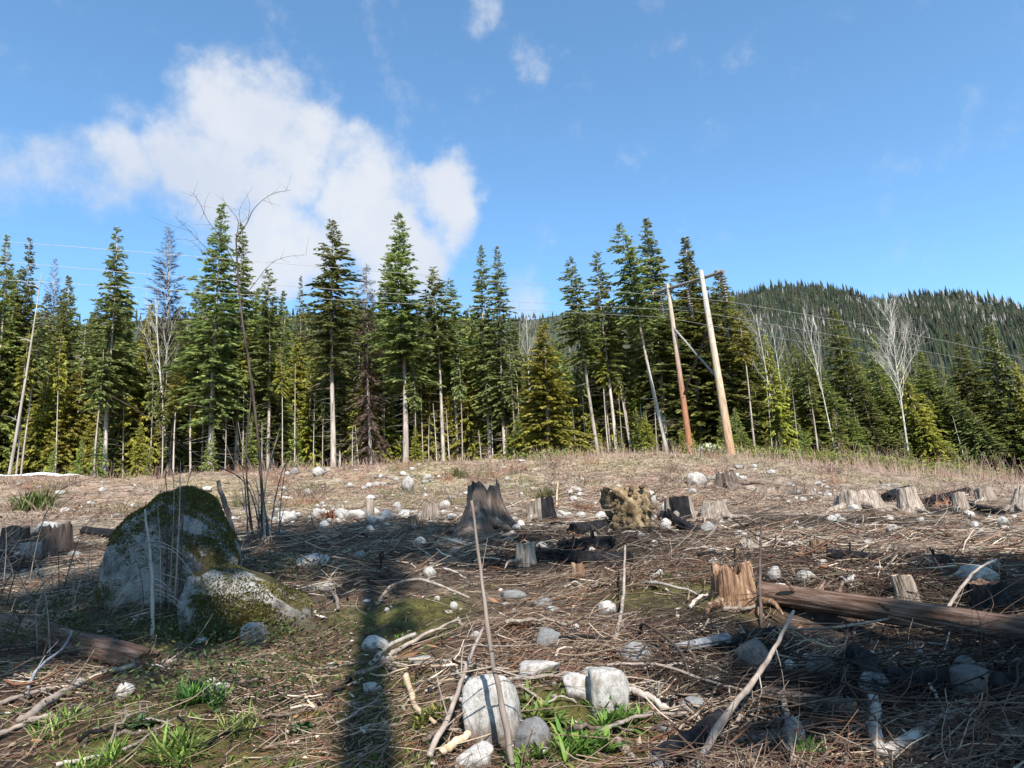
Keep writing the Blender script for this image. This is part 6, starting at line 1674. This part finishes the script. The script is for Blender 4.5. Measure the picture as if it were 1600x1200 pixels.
    o = obj('brush', mesh('brush', V, quads=q, col=c, mat=M['litter'])); tag(o, 'leafless reddish brush lining the top of the bank', 'brush', kind='stuff')
    # low twiggy tufts dotted over the bank
    nc = 150; cx_, cy_ = fan(g, nc, 18, 35); i = g.integers(0, nc, 6500)
    x = cx_[i] + g.normal(0, .28, len(i)); y = cy_[i] + g.normal(0, .28, len(i)); n = len(i)
    kept = sstep(17.5, 20, y) > 0.3; x, y, i = x[kept], y[kept], i[kept]; n = len(x)
    h = 0.12 + 0.45 * g.random(n) ** 1.6
    lx, ly = g.normal(0, .5, n) * h, g.normal(0, .5, n) * h
    pth = np.stack([x[:, None] + lx[:, None] * u ** 1.5, y[:, None] + ly[:, None] * u ** 1.5, (Hh(x, y) - .03)[:, None] + h[:, None] * u], -1)
    V, q = tubes_vec(pth, np.broadcast_to(np.linspace(0.010, 0.004, 4)[None], (n, 4)), 3)
    pal = np.array([(0.13, 0.075, 0.055), (0.20, 0.15, 0.10), (0.10, 0.095, 0.04), (0.22, 0.11, 0.07), (0.07, 0.05, 0.04)])
    c = np.repeat(pal[i % 5] * g.uniform(.7, 1.3, (n, 1)), 12, 0)
    o = obj('bank_tufts', mesh('bank_tufts', V, quads=q, col=c, mat=M['litter'])); tag(o, 'low twiggy tufts dotted over the bank', 'tufts', kind='stuff')
    # yellow-green shoots among the brush at the right
    n = 16000
    px = np.concatenate([g.normal(m_, s_, n // 8) for m_, s_ in ((1215, 22), (1260, 30), (1330, 35), (1395, 20), (1490, 35), (1120, 25), (860, 25), (40, 30))])
    n = len(px); Yb = g.uniform(38.5, 42.5, n)
    x = np.array([P(p_, 725, 1.0)[0] for p_ in px]) * Yb
    c = pick(g, n, [(0.17, 0.19, 0.04), (0.12, 0.15, 0.03), (0.22, 0.21, 0.06)])
    blades(g, x, Yb, 0.26, 0.075, c, 0.5, 'green_shoots', 'yellow-green shoots among the brush along the crest', 'shrubs', zoff=0.75)
ground_cover()

# ------------------------------------------------------------------ broken sticks one can pick out
def broken_sticks():
    g = np.random.default_rng(63)
    kinds = []
    for i in range(10):
        L_ = 1.0; k = 12
        t = np.linspace(-0.5, 0.5, k)
        pth = np.stack([t * L_, 0.10 * np.sin(t * g.uniform(2, 6) + g.uniform(0, 3)) + 0.012 * g.normal(size=k), 0.05 * np.sin(t * 4 + i) + 0.01 * g.normal(size=k)], -1)
        rr = np.linspace(0.030, 0.012, k) * g.uniform(0.85, 1.2, k)
        V, q = tubes_vec(pth[None], rr[None], 7)
        T = [[(k - 1) * 7, (k - 1) * 7 + j, (k - 1) * 7 + j + 1] for j in range(1, 6)] + [[0, j + 1, j] for j in range(1, 6)]
        main = mesh('stem', V, T, q, smooth=True, mat=M[['twig_grey', 'stump', 'log_v', 'snag', 'char'][i % 5]])
        tw = []
        for j in range(g.integers(0, 4)):
            b_ = pth[g.integers(3, k)]; d = unit(np.array([0.6, g.choice([-1, 1]) * g.uniform(.5, 1), g.uniform(0, .6)])); l = g.uniform(.1, .3)
            v, qq = tube_set([([b_, b_ + d * l * .5 + [0, 0, .01], b_ + d * l], 0.010, 0.003)], 5, 4)
            tw.append(mesh('twig', v, quads=qq, mat=main.materials[0]))
        kinds.append((main, tw))
    zones = [(70, (640, 1600), (820, 930), (22, 90), 'broken stick lying in the sunlit slash', 'broken sticks in the sunlit slash'),
             (46, (560, 1600), (930, 1190), (50, 170), 'broken stick lying in the near slash', 'broken sticks in the near slash'),
             (26, (20, 540), (1040, 1195), (40, 130), 'broken stick lying on the earth at the lower left', 'broken sticks at the lower left'),
             (22, (420, 1000), (800, 880), (20, 60), 'broken stick lying in the crown shadow', 'broken sticks in the crown shadow')]
    for n, xr, yr, ln, lb, gr in zones:
        for i in range(n):
            p_ = G(g.uniform(*xr), g.uniform(*yr)); L_ = psize(p_, g.uniform(*ln))
            a = g.normal(0.2, 0.7)
            dx, dy = math.cos(a) * L_ / 2, math.sin(a) * L_ / 2
            sl = math.atan2(float(Hh(p_[0] + dx, p_[1] + dy) - Hh(p_[0] - dx, p_[1] - dy)), L_)
            main, tw = kinds[g.integers(0, 10)]
            s = g.uniform(0.35, 0.85) * L_ ** 0.35
            o = obj('broken_stick', main, None, (p_[0], p_[1], p_[2] + 0.03 + 0.04 * g.random()), (g.uniform(-.6, .6), -sl + g.normal(0, .06), a), (L_, s, s))
            for m_ in tw: obj('twig', m_, o)
            tag(o, lb, 'stick', gr)
broken_sticks()

# ------------------------------------------------------------------ plants one can pick out
def plant(px, py, wpx_, label, name='green_plant', cat='plant', nl=90, cols=((0.075, 0.16, 0.025), (0.13, 0.22, 0.035), (0.17, 0.22, 0.05)), up=0.9, wid=0.17, hgt=None, seed=None, lean=0.0):
    g = np.random.default_rng(seed or int(px + py))
    p = G(px, py); wpx = wpx_ * (1.3 if nl < 180 and py > 1040 else 1.0); R_ = psize(p, wpx) / 2
    o = empty(name, (p[0], p[1] + R_ * 0.4, float(Hh(p[0], p[1] + R_ * 0.4))))
    nl = int(nl * 1.7); ncl = max(3, nl // 14)
    for c_ in range(ncl):
        # one rosette of leaves: ribbon leaves, three segments each
        ox, oy = g.normal(0, .38, 2) * R_
        n = nl // ncl
        a = g.uniform(0, 6.28, n); L_ = R_ * g.uniform(.45, 1.0, n); e = np.clip(g.normal(up, .3, n), .05, 1.45)
        hd = np.stack([np.cos(a), np.sin(a), np.zeros(n)], -1); sd = np.stack([-np.sin(a), np.cos(a), np.zeros(n)], -1)
        u = np.linspace(0, 1, 5)
        wv = np.array([.25, .8, 1.0, .7, .05])
        V = np.zeros((n, 5, 2, 3))
        for k in range(5):
            cpt = hd * (L_ * np.cos(e) * u[k] + 0.25 * L_ * u[k] ** 2)[:, None]; cpt[:, 2] = L_ * np.sin(e) * u[k] - 0.30 * L_ * u[k] ** 2 * np.cos(e) + 0.005
            ww = (L_ * wid * wv[k] * .5)[:, None]
            V[:, k, 0] = cpt - sd * ww; V[:, k, 1] = cpt + sd * ww + [0, 0, 0.1] * ww
        V += np.array([ox, oy, float(Hh(p[0] + ox, p[1] + oy)) - p[2]])
        base = (np.arange(n) * 10)[:, None]; kk = np.arange(4)[None] * 2
        q = np.stack([base + kk, base + kk + 1, base + kk + 3, base + kk + 2], -1).reshape(-1, 4)
        col = np.repeat(pick(g, n, cols), 10, 0)
        lf = obj('leaves', mesh('leaves', V.reshape(-1, 3), quads=q, col=col, smooth=True, mat=M['grass']), o); lf['kind'] = 'stuff'
    tag(o, label, cat)
    return o
plant(966, 1148, 66, 'bright green leafy plant in front of the tall rounded rock', nl=170)
plant(842, 1138, 66, 'rosette plant with yellowing outer leaves between the pale rocks', nl=110, up=0.6, cols=((0.09, 0.15, 0.03), (0.20, 0.20, 0.05), (0.12, 0.17, 0.04)))
plant(858, 1064, 36, 'small green plant on the edge of the low flat rock', nl=60)
plant(910, 1192, 70, 'bright green plant at the bottom edge below the rosette plant', nl=130)
plant(828, 1206, 60, 'half-hidden green plant at the bottom edge beside the leaning pole', nl=80)
plant(66, 1158, 76, 'long-bladed grass tuft on the earth at the lower left', 'grass_tuft', 'grass tuft', 120, ((0.11, 0.19, 0.03), (0.18, 0.26, 0.05), (0.30, 0.28, 0.12)), 0.8, 0.06)
plant(312, 1104, 66, 'dense green grassy plant right of the long grey branch', 'grass_tuft', 'grass tuft', 130, ((0.05, 0.13, 0.03), (0.09, 0.18, 0.03)), 1.0, 0.10)
plant(372, 1150, 70, 'grass tuft with dry tips in the lower left', 'grass_tuft', 'grass tuft', 110, ((0.10, 0.15, 0.03), (0.24, 0.22, 0.09)), 0.8, 0.07)
plant(208, 1146, 40, 'dark bluish-green low plant on the bare earth', 'green_plant', 'plant', 50, ((0.045, 0.085, 0.035), (0.07, 0.11, 0.045)), 0.5, 0.5)
plant(464, 1150, 30, 'dark green broad-leaved plant left of the shadow strip', 'green_plant', 'plant', 40, ((0.03, 0.09, 0.03), (0.05, 0.12, 0.04)), 0.6, 0.6)
plant(150, 1205, 70, 'grassy green patch cut off by the bottom edge at the left', 'grass_tuft', 'grass tuft', 130, ((0.13, 0.21, 0.04), (0.20, 0.27, 0.06)), 0.9, 0.07)
plant(265, 1208, 90, 'bright grassy patch cut off by the bottom edge, left of the shadow strip', 'grass_tuft', 'grass tuft', 140, ((0.13, 0.21, 0.04), (0.22, 0.26, 0.07)), 0.9, 0.07)
plant(1276, 1192, 56, 'bright grass tuft in the shade at the bottom right', 'grass_tuft', 'grass tuft', 120, ((0.08, 0.17, 0.03), (0.12, 0.22, 0.04)), 1.1, 0.06)
plant(625, 1002, 24, 'light green seedling right of the shadow strip', 'green_plant', 'plant', 30)
plant(660, 1140, 50, 'yellow-green weed patch right of the shadow strip', 'green_plant', 'plant', 60, ((0.12, 0.15, 0.03), (0.22, 0.20, 0.05)), 0.9, 0.16)
plant(1040, 908, 26, 'small bright green tuft in the middle of the slash', 'grass_tuft', 'grass tuft', 50, ((0.11, 0.17, 0.03), (0.16, 0.20, 0.04)), 0.9, 0.12)
plant(1072, 908, 30, 'bluish-green tuft in the middle of the slash', 'grass_tuft', 'grass tuft', 50, ((0.06, 0.11, 0.05), (0.09, 0.13, 0.06)), 0.9, 0.12)
plant(1092, 962, 26, 'green tuft below and left of the rotten stump', 'grass_tuft', 'grass tuft', 50, ((0.09, 0.15, 0.03), (0.14, 0.18, 0.04)), 0.9, 0.12)
plant(520, 812, 36, 'rust-red dead cedar twig clump in the row of white rocks', 'dead_sprig', 'dead plant', 110, ((0.22, 0.075, 0.035), (0.30, 0.12, 0.06)), 1.0, 0.09)
plant(913, 800, 38, 'rust-red dead bush at the foot of the bank left of the root ball', 'dead_sprig', 'dead plant', 120, ((0.20, 0.09, 0.055), (0.27, 0.14, 0.085)), 1.2, 0.05)
plant(806, 984, 36, 'rust-orange dead sprig right of the leaning pole', 'dead_sprig', 'dead plant', 70, ((0.24, 0.085, 0.03), (0.17, 0.06, 0.03)), 0.6, 0.16)
plant(985, 1118 + 0, 16, 'little rust-orange broken wood sprig below the tall rounded rock', 'dead_sprig', 'dead plant', 24, ((0.30, 0.14, 0.06), (0.22, 0.10, 0.05)), 1.2, 0.12)
plant(856, 782, 48, 'olive broom-like bush on the bank above the half-burnt stump', 'bush', 'bush', 170, ((0.10, 0.10, 0.04), (0.15, 0.135, 0.05)), 1.2, 0.04)
plant(40, 800, 70, 'green bushy conifer seedling on the bank at the left edge', 'bush', 'bush', 260, ((0.07, 0.10, 0.025), (0.13, 0.15, 0.04)), 1.0, 0.05)
plant(715, 745, 40, 'olive low bush at the top of the bank behind the tall stump', 'bush', 'bush', 140, ((0.10, 0.11, 0.035), (0.17, 0.15, 0.06)), 1.1, 0.05)

# ------------------------------------------------------------------ tall trees behind the camera: their shade falls on the slope
def shade_tree(kind, px, py, f, D, label, wide=1.0, ht=None):
    """a tree D metres behind, so placed that the point at fraction f of its height shades the slope at this pixel"""
    t = G(px, py)
    hor = SUN_DIR[:2] / np.linalg.norm(SUN_DIR[:2])
    dist = (t[1] + D) / max(1e-3, -hor[1])
    b = t[:2] + hor * dist
    zb = float(Hh(b[0], b[1]))
    hf = t[2] + dist * math.tan(SUN_EL) - zb
    H_ = hf / f
    v = kind
    s = H_ / v['H']
    o = empty('conifer_tree', (b[0], b[1], zb - 0.1))
    for pn, me in v['parts']:
        c = obj(pn, me, o, rot=(0, 0, random.uniform(0, 6.28)), scale=(wide if pn != 'trunk' else 1.0, wide if pn != 'trunk' else 1.0, s))
        if pn != 'trunk': c['kind'] = 'stuff'
    tag(o, label, 'conifer', 'conifers behind the viewer')
    return o
SH1 = conifer(801, 22, 0.77, 3.9, per=11, twigs=24, droop=0.2, mat='fir', thin=0.16, power=0.28, tw=0.20, tl=0.5, trunk_r=0.34, dead_below=6, ragged=0.4)
SH2 = conifer(802, 20, 0.72, 2.6, per=10, twigs=20, mat='spruce', thin=0.08, tw=0.20, tl=0.5, trunk_r=0.2, dead_below=6, power=0.5, ragged=0.35)
SH3 = conifer(803, 20, 0.80, 1.4, per=9, twigs=14, mat='spruce', thin=0.08, tw=0.20, tl=0.5, trunk_r=0.16, dead_below=6, power=0.6)
shade_tree(SH1, 571, 852, 0.87, 5.5, 'tall conifer with a broad high crown behind the viewer')
shade_tree(SH2, 285, 868, 0.95, 8.0, 'dense conifer behind the viewer on the left', 1.0)
shade_tree(SH2, 30, 850, 0.97, 10.0, 'farther dense conifer behind the viewer on the left', 1.15)
shade_tree(SH2, 1200, 1005, 0.97, 7.0, 'conifer behind the viewer on the right', 0.75)
shade_tree(SH2, 1480, 1050, 0.96, 9.0, 'second conifer behind the viewer on the right', 0.8)
shade_tree(SH3, 1425, 876, 0.99, 12.0, 'slim conifer behind the viewer on the right')
